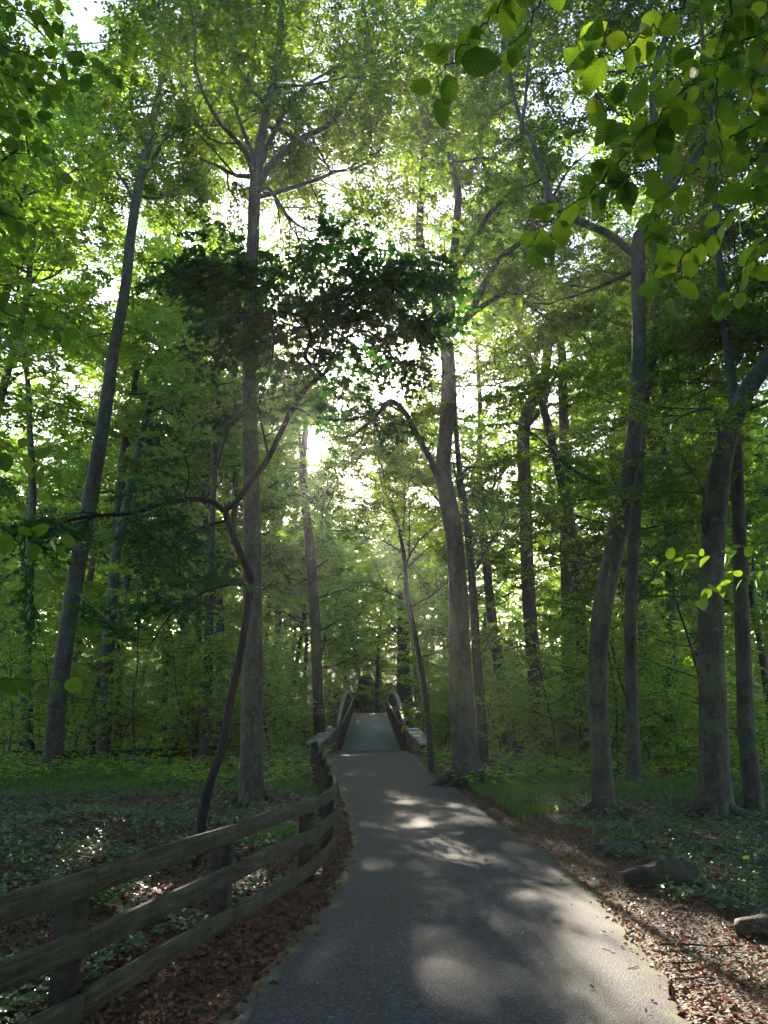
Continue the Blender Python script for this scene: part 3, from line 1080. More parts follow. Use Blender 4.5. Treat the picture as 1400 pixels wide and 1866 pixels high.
traced('beech_tree', 'pale forked trunk splitting in two behind the leaning black sapling', 31.0,
       [(401, 1368, 18), (402, 1280, 17), (402, 1180, 17), (398, 1085, 17), (388, 1035, 12), (376, 970, 11), (369, 850, 10), (360, 720, 9), (355, 640, 8)],
       [(1.0, [(397, 1075, 12), (412, 1040, 12), (425, 1000, 11), (428, 900, 9), (430, 780, 8), (425, 650, 7)], 8, 2.5)],
       top=19, nl=8, nsub=7, crown_from=0.5, leaf=0.12, lower=3)

traced('beech_tree', 'narrow straight trunk immediately left of the forked pale trunk', 35.0,
       [(380, 1372, 14), (382, 1280, 13), (382, 1180, 13), (386, 1100, 12), (384, 1000, 11), (380, 900, 10)],
       [], mat=M_OAK, top=18, nl=8, nsub=7, crown_from=0.4, leaf=0.12, lower=3)

traced('beech_tree', 'brownish trunk of the close pair at the left, the thicker one', 32.0,
       [(188, 1352, 26), (196, 1230, 23), (203, 1130, 22), (209, 1030, 21), (214, 950, 20), (222, 860, 18), (232, 780, 16)],
       [(0.5, [(222, 850, 9), (240, 830, 9), (258, 800, 7), (290, 770, 5)], 5, 1.5)], mat=M_OAK, top=21, nl=9, nsub=8, crown_from=0.45, leaf=0.12, lower=4)

traced('beech_tree', 'thinner trunk of the close pair at the left, leaning to the right', 33.5,
       [(214, 1352, 17), (217, 1230, 16), (222, 1120, 15), (232, 1050, 14), (241, 960, 13), (256, 870, 11), (275, 790, 9)],
       [], top=18, nl=8, nsub=7, crown_from=0.5, leaf=0.12, lower=3)

traced('oak_tree', 'large dark trunk standing beside the far end of the footbridge', 58.0,
       [(735, 1320, 29), (735, 1250, 26), (735, 1150, 24), (733, 1050, 22), (730, 950, 19)],
       [], mat=M_OAK, top=20, nl=8, nsub=7, crown_from=0.45, leaf=0.16, lower=4)

traced('oak_tree', 'dark narrow trunk between the tall fence-side beech and the slim bridge-side trunk', 48.0,
       [(508, 1330, 16), (508, 1200, 15), (506, 1060, 14), (505, 940, 13), (503, 850, 12)],
       [], mat=M_OAK, top=20, nl=8, nsub=7, crown_from=0.45, leaf=0.15, lower=4)

# ------------------------------------------------------------------ the leaning black maple
g = np.random.default_rng(55)
MY = 10.2
mt = Tree(g, G(362, 1522))
trk = [(358, 1532, 25), (372, 1470, 24), (387, 1415, 24), (405, 1360, 22), (421, 1270, 21), (440, 1180, 20), (454, 1090, 19), (458, 1050, 19), (446, 1030, 17), (432, 992, 16), (416, 952, 15), (412, 928, 15), (426, 922, 15), (450, 888, 14), (468, 866, 13), (487, 838, 13), (510, 792, 13), (535, 742, 12), (560, 706, 11), (578, 690, 10)]
tp = [P(x, y, MY - 0.5 * k / 20) for k, (x, y, w) in enumerate(trk)]
tp[0][2] = float(gz(tp[0][0], tp[0][1])) - 0.12
tp = catmull(tp, 70)
tr_ = np.interp(np.linspace(0, 1, 70), np.linspace(0, 1, len(trk)), [px_r(q[2] * (0.78 if k_ < 9 else 0.9), MY) for k_, q in enumerate(trk)])
mt.base = np.array([tp[0][0], tp[0][1], tp[0][2] + 0.12])
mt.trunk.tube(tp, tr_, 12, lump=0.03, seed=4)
mY = MY - 0.5
for yo, pts, cnt, L0, L1, ext in [
        (-0.6, [(408, 932, 11), (385, 914, 10), (345, 910, 9), (290, 920, 9), (240, 935, 8), (150, 943, 7), (60, 966, 6), (-10, 988, 5)], 12, 0.5, 1.2, 0.5),
        (-1.0, [(578, 690, 9), (582, 678, 9), (556, 650, 9), (567, 620, 8), (560, 592, 7), (540, 573, 6), (480, 570, 5), (400, 590, 4)], 12, 0.7, 1.5, 0.5),
        (0.8, [(567, 620, 6), (585, 603, 6), (620, 590, 5), (680, 578, 4), (735, 572, 3), (775, 600, 2)], 12, 0.55, 1.0, 0.6),
        (1.0, [(578, 690, 7), (600, 672, 7), (610, 640, 6), (630, 615, 5), (668, 603, 5), (710, 635, 3), (740, 680, 3)], 9, 0.5, 1.0, 0.4),
        (-1.0, [(562, 592, 5), (552, 555, 5), (545, 520, 4), (535, 485, 3)], 9, 0.8, 1.5, 0.4),
        (0.3, [(567, 620, 6), (620, 560, 6), (680, 510, 5), (740, 490, 4), (800, 515, 3)], 16, 0.55, 1.0, 0.4),
        (-0.3, [(556, 600, 5), (500, 540, 5), (450, 495, 4), (390, 478, 3), (330, 490, 3)], 15, 0.5, 0.95, 0.4),
        (0.4, [(490, 835, 5), (478, 780, 5), (470, 740, 4), (440, 700, 3), (400, 700, 3)], 3, 0.4, 0.9, 0.0),
        (-0.3, [(536, 742, 6), (580, 762, 6), (640, 765, 5), (690, 745, 4)], 3, 0.3, 0.7, 0.0),
        (-0.6, [(452, 1060, 5), (400, 1070, 5), (350, 1090, 4), (310, 1122, 3), (270, 1182, 2)], 4, 0.4, 0.8, 0.0),
        (-0.4, [(412, 950, 6), (370, 960, 5), (330, 985, 4), (300, 1010, 3)], 6, 0.5, 0.9, 0.0)]:
    lp = catmull([P(x, y, mY + yo * k / (len(pts) - 1)) for k, (x, y, w) in enumerate(pts)], 5 * len(pts))
    lr = np.interp(np.linspace(0, 1, len(lp)), np.linspace(0, 1, len(pts)), [px_r(q[2], mY) for q in pts])
    lg = Geo()
    lg.tube(lp, lr, 8, lump=0.04, seed=8)
    mt.limbs.append(lg)
    mt.sides(lp, lr, cnt, 0.12, 1.0, L0, L1, flat=0.96, up=-0.015, twigs=7, tl=(0.3, 0.6))
    if ext:
        mt.leafy(lp, 4, 0.6, (0.3, 0.5))
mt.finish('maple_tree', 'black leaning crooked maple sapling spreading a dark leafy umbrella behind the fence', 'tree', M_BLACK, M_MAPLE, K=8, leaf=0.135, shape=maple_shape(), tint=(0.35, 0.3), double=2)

# ------------------------------------------------------------------ trees just outside the frame whose crowns reach in
def roadside(name, label, x, y, h, r, seed, nl=13, nsub=9, leaf=0.085, cf=0.3, spread=(3.0, 5.5)):
    g = np.random.default_rng(seed)
    b = np.array([x, y, float(gz(x, y))])
    t = Tree(g, b)
    tr = grow(g, b - [0, 0, 0.15], [0.02, 0, 1], h, 14, 0.1, 0.035)
    rr = r * np.linspace(1, 0.2, 15)
    trs = catmull(tr, 34)
    t.trunk.tube(trs, np.interp(np.linspace(0, 1, 34), np.linspace(0, 1, 15), rr), 14, flare=0.6, lobes=4, seed=seed, lump=0.02)
    for k in range(nl):
        tt = cf + (1 - cf) * (k + g.uniform(0, 1)) / nl
        p, tan = t.at(tr, tt)
        az = k * 2.4 + g.uniform(-0.4, 0.4)
        L = g.uniform(*spread) * (1.15 - 0.5 * tt)
        bb = grow(g, p, [math.cos(az), math.sin(az), g.uniform(0.2, 0.7)], L, 8, 0.02, 0.13)
        r0 = min(0.012 + 0.007 * L, 0.6 * r)
        t.limb(bb, r0, 0.015, 6)
        t.sides(bb, np.linspace(r0, 0.015, 9), nsub, 0.2, 1.0, 1.2, 2.8)
    return t, g


ROAD = []
for a in [('beech_tree', 'beech beyond the left edge whose leafy limbs hang over the fence', -8.0, 8.0, 17, 0.22, 301),
          ('beech_tree', 'beech beyond the right edge whose leafy limbs hang over the path verge', 10.6, 8.6, 17, 0.22, 302),
          ('beech_tree', 'tall beech outside the left edge in line with the log', -11.0, 14.5, 20, 0.25, 303),
          ('beech_tree', 'tall beech outside the right edge behind the stout bending one', 12.0, 19, 21, 0.25, 304)]:
    t, g = roadside(*a)
    ROAD.append(t.finish(a[0], a[1], 'tree', M_BEECH, M_LEAF, K=11, leaf=0.13, wid=0.33, double=2))

# ------------------------------------------------------------------ forest behind: templates and copies
def forest_tree(seed, h, r, dark, leaf=0.19, base=(0, 0, 0), carve=False, label='x', dbl=3, cf=0.28):
    t, g = None, np.random.default_rng(seed)
    base = np.array(base, float)
    t = Tree(g, base)
    tr = grow(g, base - [0, 0, 0.3], [g.normal() * 0.05, g.normal() * 0.05, 1], h, 14, 0.06, 0.05)
    rr = r * np.linspace(1, 0.15, 15)
    t.trunk.tube(catmull(tr, 30), np.interp(np.linspace(0, 1, 30), np.linspace(0, 1, 15), rr), 10, flare=0.5, lobes=4, seed=seed, lump=0.02)
    for k in range(15):
        tt = cf + (1 - cf) * (k + g.uniform(0, 1)) / 15
        p, tan = t.at(tr, tt)
        az = k * 2.4 + g.uniform(-0.4, 0.4)
        L = g.uniform(2.6, 4.8) * (1.2 - 0.6 * tt)
        b = grow(g, p, [math.cos(az), math.sin(az), g.uniform(0.15, 0.7)], L, 7, 0.02, 0.13)
        r0 = 0.02 + 0.014 * L
        t.limb(b, r0, 0.015, 5)
        t.sides(b, np.linspace(r0, 0.015, 8), 8, 0.2, 1.0, 1.2, 2.6, twigs=6)
    for k in range(5):
        p, tan = t.at(tr, g.uniform(0.08, 0.3))
        az = g.uniform(0, 6.28)
        b = grow(g, p, [math.cos(az), math.sin(az), 0.2], g.uniform(0.8, 2.0), 5, 0.0, 0.15)
        t.limb(b, 0.015, 0.005, 4)
        t.leafy(b, 6, 0.3, (0.4, 0.8))
    return t.finish('forest_tree', label, 'tree', M_OAK if dark else M_BEECH, M_LEAF_LIT, K=12, leaf=leaf, wid=0.33, carve=carve, double=dbl)


def sapling_tree(seed, h, leaf=0.10, n=16, spread=1.9):
    g = np.random.default_rng(seed)
    t = Tree(g, (0, 0, 0))
    tr = grow(g, [0, 0, -0.15], [g.normal() * 0.12, g.normal() * 0.12, 1], h, 10, 0.05, 0.09)
    r = 0.012 + 0.006 * h
    t.trunk.tube(catmull(tr, 22), np.interp(np.linspace(0, 1, 22), [0, 1], [r, 0.006]), 7, lump=0.03, seed=seed)
    for k in range(n):
        tt = 0.12 + 0.87 * (k + g.uniform(0, 1)) / n
        p, tan = t.at(tr, tt)
        az = k * 2.4 + g.uniform(-0.5, 0.5)
        L = g.uniform(0.6, 1.15) * spread * (1.15 - 0.75 * tt)
        b = grow(g, p, [math.cos(az), math.sin(az), g.uniform(0.1, 0.5)], L, 6, -0.02, 0.13)
        t.limb(b, min(r * 0.6, 0.006 + 0.006 * L), 0.004, 4)
        t.sides(b, np.linspace(0.015, 0.005, 7), 4, 0.2, 1.0, 0.4, 0.9, flat=0.9, up=-0.01, twigs=4, tl=(0.25, 0.5))
        t.leafy(b, 4, 0.4, (0.3, 0.55))
    return t.finish('understory_sapling', 'x', 'sapling', M_TWIG, M_LEAF_LIT, K=8, leaf=leaf, carve=False, double=1, tint=(0.5, 0.25))


FT = [forest_tree(401, 21, 0.20, False, dbl=2), forest_tree(402, 24, 0.26, True, dbl=2), forest_tree(403, 18, 0.16, False, dbl=3), forest_tree(404, 23, 0.22, True, dbl=2), forest_tree(405, 29, 0.24, False, 0.2, dbl=2, cf=0.5)]
ST = [sapling_tree(501, 4.2), sapling_tree(502, 6.0, n=20, spread=2.3), sapling_tree(503, 2.6, n=12, spread=1.5), sapling_tree(504, 7.5, n=22, spread=2.6)]
for k, (x, y, h, dark, lab) in enumerate([
        (-6.2, 27.5, 20, False, 'grey tree over the left bank just before the bridge, crown crossing the sun'),
        (-6.6, 38.5, 22, True, 'dark creek-side tree left of the bridge, crown under the sun'),
        (3.8, 41.0, 15, False, 'grey creek-side tree right of the bridge near its middle'),
        (-7.4, 48.0, 23, False, 'grey creek-side tree left of the bridge towards its far end'),
        (-1.9, 66.0, 16, True, 'dark tree on the far bank straight beyond the bridge'),
        (-5.6, 63.0, 16, False, 'grey tree on the far bank just left of the bridge line'),
        (-9.0, 72.0, 17, True, 'dark tree high on the far bank below the sun'),
        (-5.6, 43.5, 18, False, 'shorter grey tree leaning over the creek left of the bridge'),
        (-5.4, 53.5, 19, False, 'shorter grey tree over the creek left of the far bridge end'),
        (-0.6, 62.8, 17, False, 'bushy tree hanging over the far mouth of the bridge'),
        (-3.4, 69.5, 15, True, 'stocky dark tree on the slope right under the sun'),
        (-7.0, 57.5, 17, False, 'middling grey tree on the creek bank left of the far bridge end')]):
    forest_tree(451 + k, h, 0.13 + 0.003 * h, dark, 0.19, (x, y, float(gz(x, y))), True, lab, 2, 0.42 if y < 60 else 0.2)
g = np.random.default_rng(77)


def place(protos, spots, labelfn, group):
    used = set()
    for (x, y, k, rz, sc) in spots:
        z = float(gz(x, y))
        lab = labelfn(x, y, k)
        if k not in used:
            used.add(k)
            o = protos[k]
            o.location = (x, y, z)
            o.rotation_euler = (0, 0, rz)
            o.scale = (sc, sc, sc)
            o['label'] = lab
            o['group'] = group
        else:
            copy_tree(protos[k], (x, y, z), rz, sc, lab, group)


def corridor(x, y):
    """the creek and the bridge keep a lane open towards the low sun"""
    c = -0.03 * y
    return abs(x - c) < (2.6 if y < 34 else 3.4)


spots = []
tries = 0
while len(spots) < 46 and tries < 9000:
    tries += 1
    y = g.uniform(27, 82)
    x = g.uniform(-0.62, 0.62) * y + g.uniform(-3, 3)
    sl_ = SUN[0] / SUN[1]
    if y < 34 and abs(x) < 9:
        continue
    if abs(x - sl_ * y) < 3.2 + (0.02 * y) or corridor(x, y):
        continue
    if any((x - q[0]) ** 2 + (y - q[1]) ** 2 < 14 for q in spots) or not clear_of_gaps(x, y, 3.6, 5, 25):
        continue
    spots.append((x, y, int(g.integers(0, 4)), g.uniform(0, 6.28), g.uniform(0.85, 1.12)))
# the far bank beyond the bridge is wooded too
for k, (x, y) in enumerate([(-0.2, 71), (-3.8, 76), (-7.5, 68), (-11.5, 74), (3.8, 66), (6.0, 73), (-13.0, 64), (1.8, 79), (-6.2, 82), (-9.8, 57), (5.2, 58)]):
    if clear_of_gaps(x, y, 3.2, 6, 23):
        spots.append((x, y, k % 4, 1.3 * k, 0.66 if k % 2 else 0.72))
for k, (x, y) in enumerate([(-10.5, 42), (-13.5, 49), (-11, 55), (-16, 38.5), (-12.6, 34.5), (-18.5, 46), (11.5, 39.5), (14, 34), (-19, 33), (16, 45), (-9.2, 33.5)]):
    if clear_of_gaps(x, y, 2.5, 6, 23):
        spots.append((x, y, (0, 3, 2, 1)[k % 4], 0.9 * k, 0.9 + 0.03 * (k % 5)))
for k, (x, y) in enumerate([(-9.6, 27.5), (-13.5, 30.5), (6.9, 27.0), (10.8, 30.5), (-16.5, 24.5), (15.5, 24.5), (-12.4, 23.0), (-10.6, 16.8), (12.6, 17.2)]):
    spots.append((x, y, 4, 1.1 * k, 0.95 + 0.02 * (k % 4)))
# the wood goes on unseen round and behind the viewpoint, added to block skylight
for k, (x, y) in enumerate([(-5.2, 0.5), (5.4, -1.5), (-4.2, -5.5), (4.2, -7.5), (-6.5, -11), (6.2, -13), (-3.6, -16), (3.8, -19), (-9.5, -4), (10, -5), (-9, -18), (9.5, -21), (-3.5, -26), (4.5, -29), (-13, -11), (13.5, -13), (9.5, 3.0), (-9.8, 4.2), (-10.2, 8.4), (-12.3, 20.0), (-11.8, 11.5), (-7.2, 5.6), (13.2, 14.0), (13.5, 21.5), (0.5, -34), (-14, 3), (14.5, 5), (-7.2, -1.5), (7.5, -4.5), (-6.0, -8.2), (6.8, -9.6), (-2.6, -11.5), (2.9, -12.5), (-11.5, -7.5), (12, -9), (-6.3, -21), (6.5, -24), (0.4, -22), (-16, -5), (17, -4)]):
    spots.append((x, y, k % 4, 2.1 * k, 0.95))
lab_f = ['slender grey forest tree', 'dark rough-barked forest tree', 'short slim grey forest tree', 'tall dark straight forest tree', 'very tall bare-stemmed grey forest tree']


def where(x, y):
    if y < 3:
        return 'added out of view beside or behind the viewpoint'
    if y > BR1:
        return 'on the slope beyond the bridge'
    side = 'left' if x < -0.03 * y else 'right'
    if y > BR0 - 1:
        return 'down the creek valley on the ' + side if abs(x) < 9 else 'far back in the woods on the ' + side
    return 'before the creek on the ' + side


place(FT, spots, lambda x, y, k: lab_f[k] + ' ' + where(x, y), 'forest trees deep in the woods')

us = []
tries = 0
while len(us) < 250 and tries < 20000:
    tries += 1
    y = 17 + 43 * g.uniform(0, 1) ** 0.8
    x = g.uniform(-0.56, 0.56) * y + g.uniform(-2, 2)
    if xl(min(y, 33)) - 2.4 < x < xr(min(y, 33)) + 2.6:
        continue
    if y > 32 and abs(x - CX0) < 3.0:
        continue
    if x < 0 and y < 25 or x > 0 and y < 21.5:
        if not (x < -11 or x > 9):
            continue
    if any((x - q[0]) ** 2 + (y - q[1]) ** 2 < 1.8 for q in us):
        continue
    k = int(g.choice([0, 1, 2, 3], p=[0.3, 0.25, 0.25, 0.2]))
    us.append((x, y, k, g.uniform(0, 6.28), g.uniform(0.8, 1.2)))
for k, (x, y) in enumerate([(-3.6, 63.5), (-1.2, 70), (1.6, 67), (-5.0, 58), (-4.6, 54), (-4.4, 49), (-4.9, 44), (-4.3, 39), (-4.6, 36), (2.4, 37), (2.6, 43), (2.3, 47), (2.9, 54), (2.0, 58.5), (-2.8, 74), (-0.4, 64.8), (-7.5, 41), (4.6, 36), (5.4, 44), (-6.6, 34.6), (-3.2, 66.5), (0.9, 74)]):
    us.append((x, y, (0, 1, 3, 2)[k % 4], 1.7 * k, 0.9 + 0.03 * (k % 7)))
lab_u = ['green understory sapling twice head height', 'tall airy green understory sapling', 'low spreading green understory bush', 'tall thin layered understory sapling']
place(ST, us, lambda x, y, k: lab_u[k] + ' ' + where(x, y), 'saplings of the forest understory')

# far wood closing the view
g = np.random.default_rng(88)
n = 2100
cxx = g.uniform(-75, 75, n)
cyy = g.uniform(80, 118, n)
czz = gz(cxx, cyy) + 14 * g.uniform(0, 1, n) ** 1.2
O = np.stack([cxx, cyy, czz], 1)
keepc = ~((np.abs(cxx - SUN[0] / SUN[1] * cyy) < 7) & (czz > 20))
O = O[keepc]
m = 24
p = (O[:, None] + g.normal(size=(len(O), m, 3)) * [1.3, 1.3, 0.6]).reshape(-1, 3)
D = nrm(g.normal(size=p.shape) * [1, 1, 0.4])
N = nrm(np.array([0, 0, 1.0]) + 0.6 * g.normal(size=p.shape))
tt = np.repeat(g.normal(size=len(O)) * 0.15, m) + 0.45 + 0.15 * g.normal(size=len(p))
tag(add('distant_woods', leaves_mesh('distant_woods', leaf_quads(p, D, N, g.uniform(0.5, 0.95, len(p)), 0.36, g), M_LEAF_LIT, tt)),
    'mass of far green woodland closing the view', 'woods', kind='stuff')

# ================================================================== fence
FH = 0.87


def FT_at(x, y, h):
    d = ray(x, y)
    Y = 5.0
    for _ in range(80):
        t = (base_z(Y) + h - CAMZ) / d[2]
        Y = 0.5 * Y + 0.5 * d[1] * t
    return np.array([0, 0, CAMZ]) + d * (Y / d[1])


fpx = [(172, 1582), (430, 1500), (578, 1452), (612, 1430), (608, 1408), (603, 1396), (597, 1384), (591, 1373), (586, 1364), (582, 1357), (578, 1350)]
fp = np.array([FT_at(x, y, FH) for x, y in fpx])
far = catmull(fp[3:], 60)
cum = np.concatenate([[0], np.cumsum(np.linalg.norm(np.diff(far[:, :2], axis=0), axis=1))])
nfar = max(2, int(round(cum[-1] / 2.3)))
farp = np.array([[np.interp(q, cum, far[:, k]) for k in range(3)] for q in np.linspace(0, cum[-1], nfar + 1)])
d0 = (fp[0] - fp[1]) / np.linalg.norm(fp[0] - fp[1])
turn = np.array([-0.25, -0.12, 0])
near1 = fp[0] + d0 * 2.3 + turn
near2 = near1 + d0 * 2.3 + 2 * turn
joints = np.vstack([near2, near1, fp[:3], farp])
joints[:, 2] = [float(base_z(q[1])) for q in joints]
froot = thing('board_fence', 'weathered brown three-board wooden fence curving along the left of the path', 'fence', joints[2])
g = np.random.default_rng(12)


def bev_box(hx, hy, hz, bev=0.006, bow=None, slope=0.0, n=1):
    """chamfered box along x; n segments so that it can bow; slope tilts the top across y"""
    prof = [(-hy, -hz + bev), (-hy + bev, -hz), (hy - bev, -hz), (hy, -hz + bev), (hy, hz - bev), (hy - bev, hz), (-hy + bev, hz), (-hy, hz - bev)]
    V, F4 = [], []
    for i in range(n + 1):
        x = -hx + 2 * hx * i / n
        b = bow[i] if bow is not None else (0, 0)
        for (y, z) in prof:
            V.append((x, y + b[0], z + b[1] + (slope * y if z > 0 else 0)))
    for i in range(n):
        for j in range(8):
            k = (j + 1) % 8
            F4.append((i * 8 + j, (i + 1) * 8 + j, (i + 1) * 8 + k, i * 8 + k))
    e = n * 8
    F4 += [(0, 1, 2, 3), (0, 3, 4, 7), (7, 4, 5, 6), (e + 3, e + 2, e + 1, e), (e + 7, e + 4, e + 3, e), (e + 6, e + 5, e + 4, e + 7)]
    return np.array(V, float), np.array(F4)


def side_of(k):
    a = joints[max(k - 1, 0)]
    b = joints[min(k + 1, len(joints) - 1)]
    t = nrm((b - a) * [1, 1, 0])
    return t, np.array([-t[1], t[0], 0])      # tangent and the field side (left of travel)


for k in range(len(joints)):
    t, nside = side_of(k)
    # post behind the boards, its top sloping to the field side
    hx, hy, hh = 0.05, 0.075, 0.5 * (FH + 0.42)
    v = []
    for (sx, sy) in ((-1, -1), (1, -1), (1, 1), (-1, 1)):
        v.append((sx * hx, sy * hy, -0.4))
    for (sx, sy) in ((-1, -1), (1, -1), (1, 1), (-1, 1)):
        v.append((sx * hx, sy * hy, FH - 0.008 + (0.0 if sy < 0 else -0.07)))
    me = mesh_from('post', v, [[0, 3, 2, 1], [4, 5, 6, 7], [0, 1, 5, 4], [1, 2, 6, 5], [2, 3, 7, 6], [3, 0, 4, 7]], M_POST)
    o = add('post', me, froot)
    c = joints[k] + nside * (0.02 + 0.075 + 0.012) + t * g.normal() * 0.01
    o.location = c - joints[2]
    o.rotation_euler = (g.normal() * 0.012, g.normal() * 0.012, math.atan2(t[1], t[0]))
for k in range(len(joints) - 1):
    a, b = joints[k], joints[k + 1]
    dv = b - a
    L = np.linalg.norm(dv[:2])
    for h in (FH - 0.07, FH - 0.39, FH - 0.715):
        nb = 5
        sag = g.normal() * 0.006
        bow = [(0.006 * math.sin(math.pi * i / nb) * g.normal(), sag * math.sin(math.pi * i / nb)) for i in range(nb + 1)]
        v, f = bev_box(L / 2 - 0.003, 0.019, 0.07, 0.004, bow, 0.0, nb)
        o = add('rail', mesh_from('rail', v, f, M_RAIL), froot)
        j = [g.normal() * 0.006, g.normal() * 0.006]
        o.location = (a + b) / 2 - joints[2] + np.array([0, 0, h + 0.5 * (j[0] + j[1])])
        o.rotation_euler = (0, -math.atan2(dv[2] + j[1] - j[0], L), math.atan2(dv[1], dv[0]))

# ================================================================== footbridge
LB = math.hypot(BR1 - BR0, BZ1 - BZ0)
bax = nrm(np.array([CX1 - CX0, BR1 - BR0, BZ1 - BZ0]))
bsd = nrm(np.cross(bax, [0, 0, 1]))
bup = np.cross(bsd, bax)
B0 = np.array([CX0, BR0, BZ0 + 0.02])
broot = thing('footbridge', 'dark steel truss footbridge with arched side trusses at the end of the path', 'bridge', B0)


def bp(u, s, h):
    """u metres along, s to the right, h above the deck"""
    return bax * u + bsd * s + bup * h


def bar(name, a, b, wx, wz, mat, parent):
    a, b = np.array(a), np.array(b)
    t = nrm(b - a)
    ref = bsd if abs(np.dot(t, bsd)) < 0.9 else bup
    s = nrm(np.cross(t, nrm(np.cross(ref, t))))
    w = np.cross(t, s)
    q = Geo()
    q.box((a + b) / 2, t * np.linalg.norm(b - a) / 2, nrm(ref) * wx / 2, nrm(np.cross(ref, t)) * wz / 2)
    return add(name, q.mesh(name, mat), parent)


q = Geo()
q.box(bp(LB / 2, 0, -0.15), bax * LB / 2, bsd * HW, bup * 0.15)
add('deck', q.mesh('deck', M_DECK), broot)


def arch_h(u):
    t = u / LB
    return 0.95 + 0.95 * math.sin(math.pi * t) ** 0.75


NP = 20
for s in (-1, 1):
    so_ = s * (HW + 0.16)
    bar('bottom_chord', bp(0, so_, -0.12), bp(LB, so_, -0.12), 0.14, 0.22, M_STEEL, broot)
    # arched top chord: rectangular tube swept along the curve
    us_ = np.linspace(0, LB, 31)
    v, f = [], []
    for i, u_ in enumerate(us_):
        c = bp(u_, so_, arch_h(u_))
        for (a, b) in ((-0.08, -0.1), (0.08, -0.1), (0.08, 0.1), (-0.08, 0.1)):
            v.append(c + bsd * a + bup * b)
    for i in range(30):
        for j in range(4):
            f.append((i * 4 + j, i * 4 + (j + 1) % 4, (i + 1) * 4 + (j + 1) % 4, (i + 1) * 4 + j))
    f += [(0, 3, 2, 1), (120, 121, 122, 123)]
    add('top_chord', mesh_from('top_chord', v, f, M_STEELTOP), broot)
    for i in range(NP + 1):
        u_ = LB * i / NP
        bar('truss_post', bp(u_, so_, -0.02), bp(u_, so_, arch_h(u_) - 0.09), 0.10, 0.16, M_STEEL, broot)
        if i < NP:
            u2 = LB * (i + 1) / NP
            bar('diagonal_brace', bp(u_ + 0.06, so_, 0.03), bp(u2 - 0.06, so_, arch_h(u2) - 0.14), 0.06, 0.08, M_STEEL, broot)
    si = s * (HW - 0.04)
    for h, w in ((1.08, 0.06), (0.10, 0.05)):
        bar('handrail' if h > 1 else 'toe_rail', bp(0.05, si, h), bp(LB - 0.05, si, h), w, w, M_STEELTOP, broot)
    q = Geo()
    for u_ in np.arange(0.12, LB - 0.1, 0.13):
        q.box(bp(u_, si, 0.59), bax * 0.008, bsd * 0.008, bup * 0.465)
    tag(add('railing_bars', q.mesh('railing_bars', M_STEEL), broot), kind='stuff')
# small yellow marker on the near right truss post
q = Geo()
mk = bp(-0.07, HW + 0.16, 0.86)
q.box(mk, bsd * 0.13, bup * 0.13, bax * 0.01)
mo = add('marker_plate', q.mesh('marker_plate', M_YELLOW), broot)
mo['label'] = 'small yellow marker plate on the near right post'
q = Geo()
for hh in (-0.05, 0.01, 0.07):
    q.box(mk + bup * hh - bax * 0.014 + bsd * 0.01, bsd * 0.085, bup * 0.012, bax * 0.003)
tag(add('marker_stripes', q.mesh('marker_stripes', M_BLACKP), mo), kind='stuff')


def blob(seed, n=1, rough=0.25, flat=0.0):
    """chunky rock as an uneven subdivided lump, unit size"""
    import bmesh
    bm = bmesh.new()
    bmesh.ops.create_icosphere(bm, subdivisions=n, radius=1.0)
    g = np.random.default_rng(seed)
    pl = nrm(g.normal(size=(14, 3)))
    dd = g.uniform(0.55, 0.9, 14)
    for v in bm.verts:
        p = np.array(v.co)
        for a, b in zip(pl, dd):
            k = p @ a
            if k > b:
                p = p - a * (k - b)
        p = p * (1 + rough * (0.3 * float(hash_noise(p[0] * 3 + seed, p[1] * 3 + p[2] * 2, 1.0, seed)) + 0.16 * float(hash_noise(p[0] * 8 + p[2] * 5, p[1] * 8 - p[2] * 6 + seed, 1.0, seed + 5))))
        v.co = p
    V = np.array([v.co[:] for v in bm.verts])
    F = np.array([[v.index for v in f.verts] for f in bm.faces])
    bm.free()
    return V, F


STONES = [mesh_from('stone', *blob(600 + k, 1, 0.3), M_STONE) for k in range(5)]


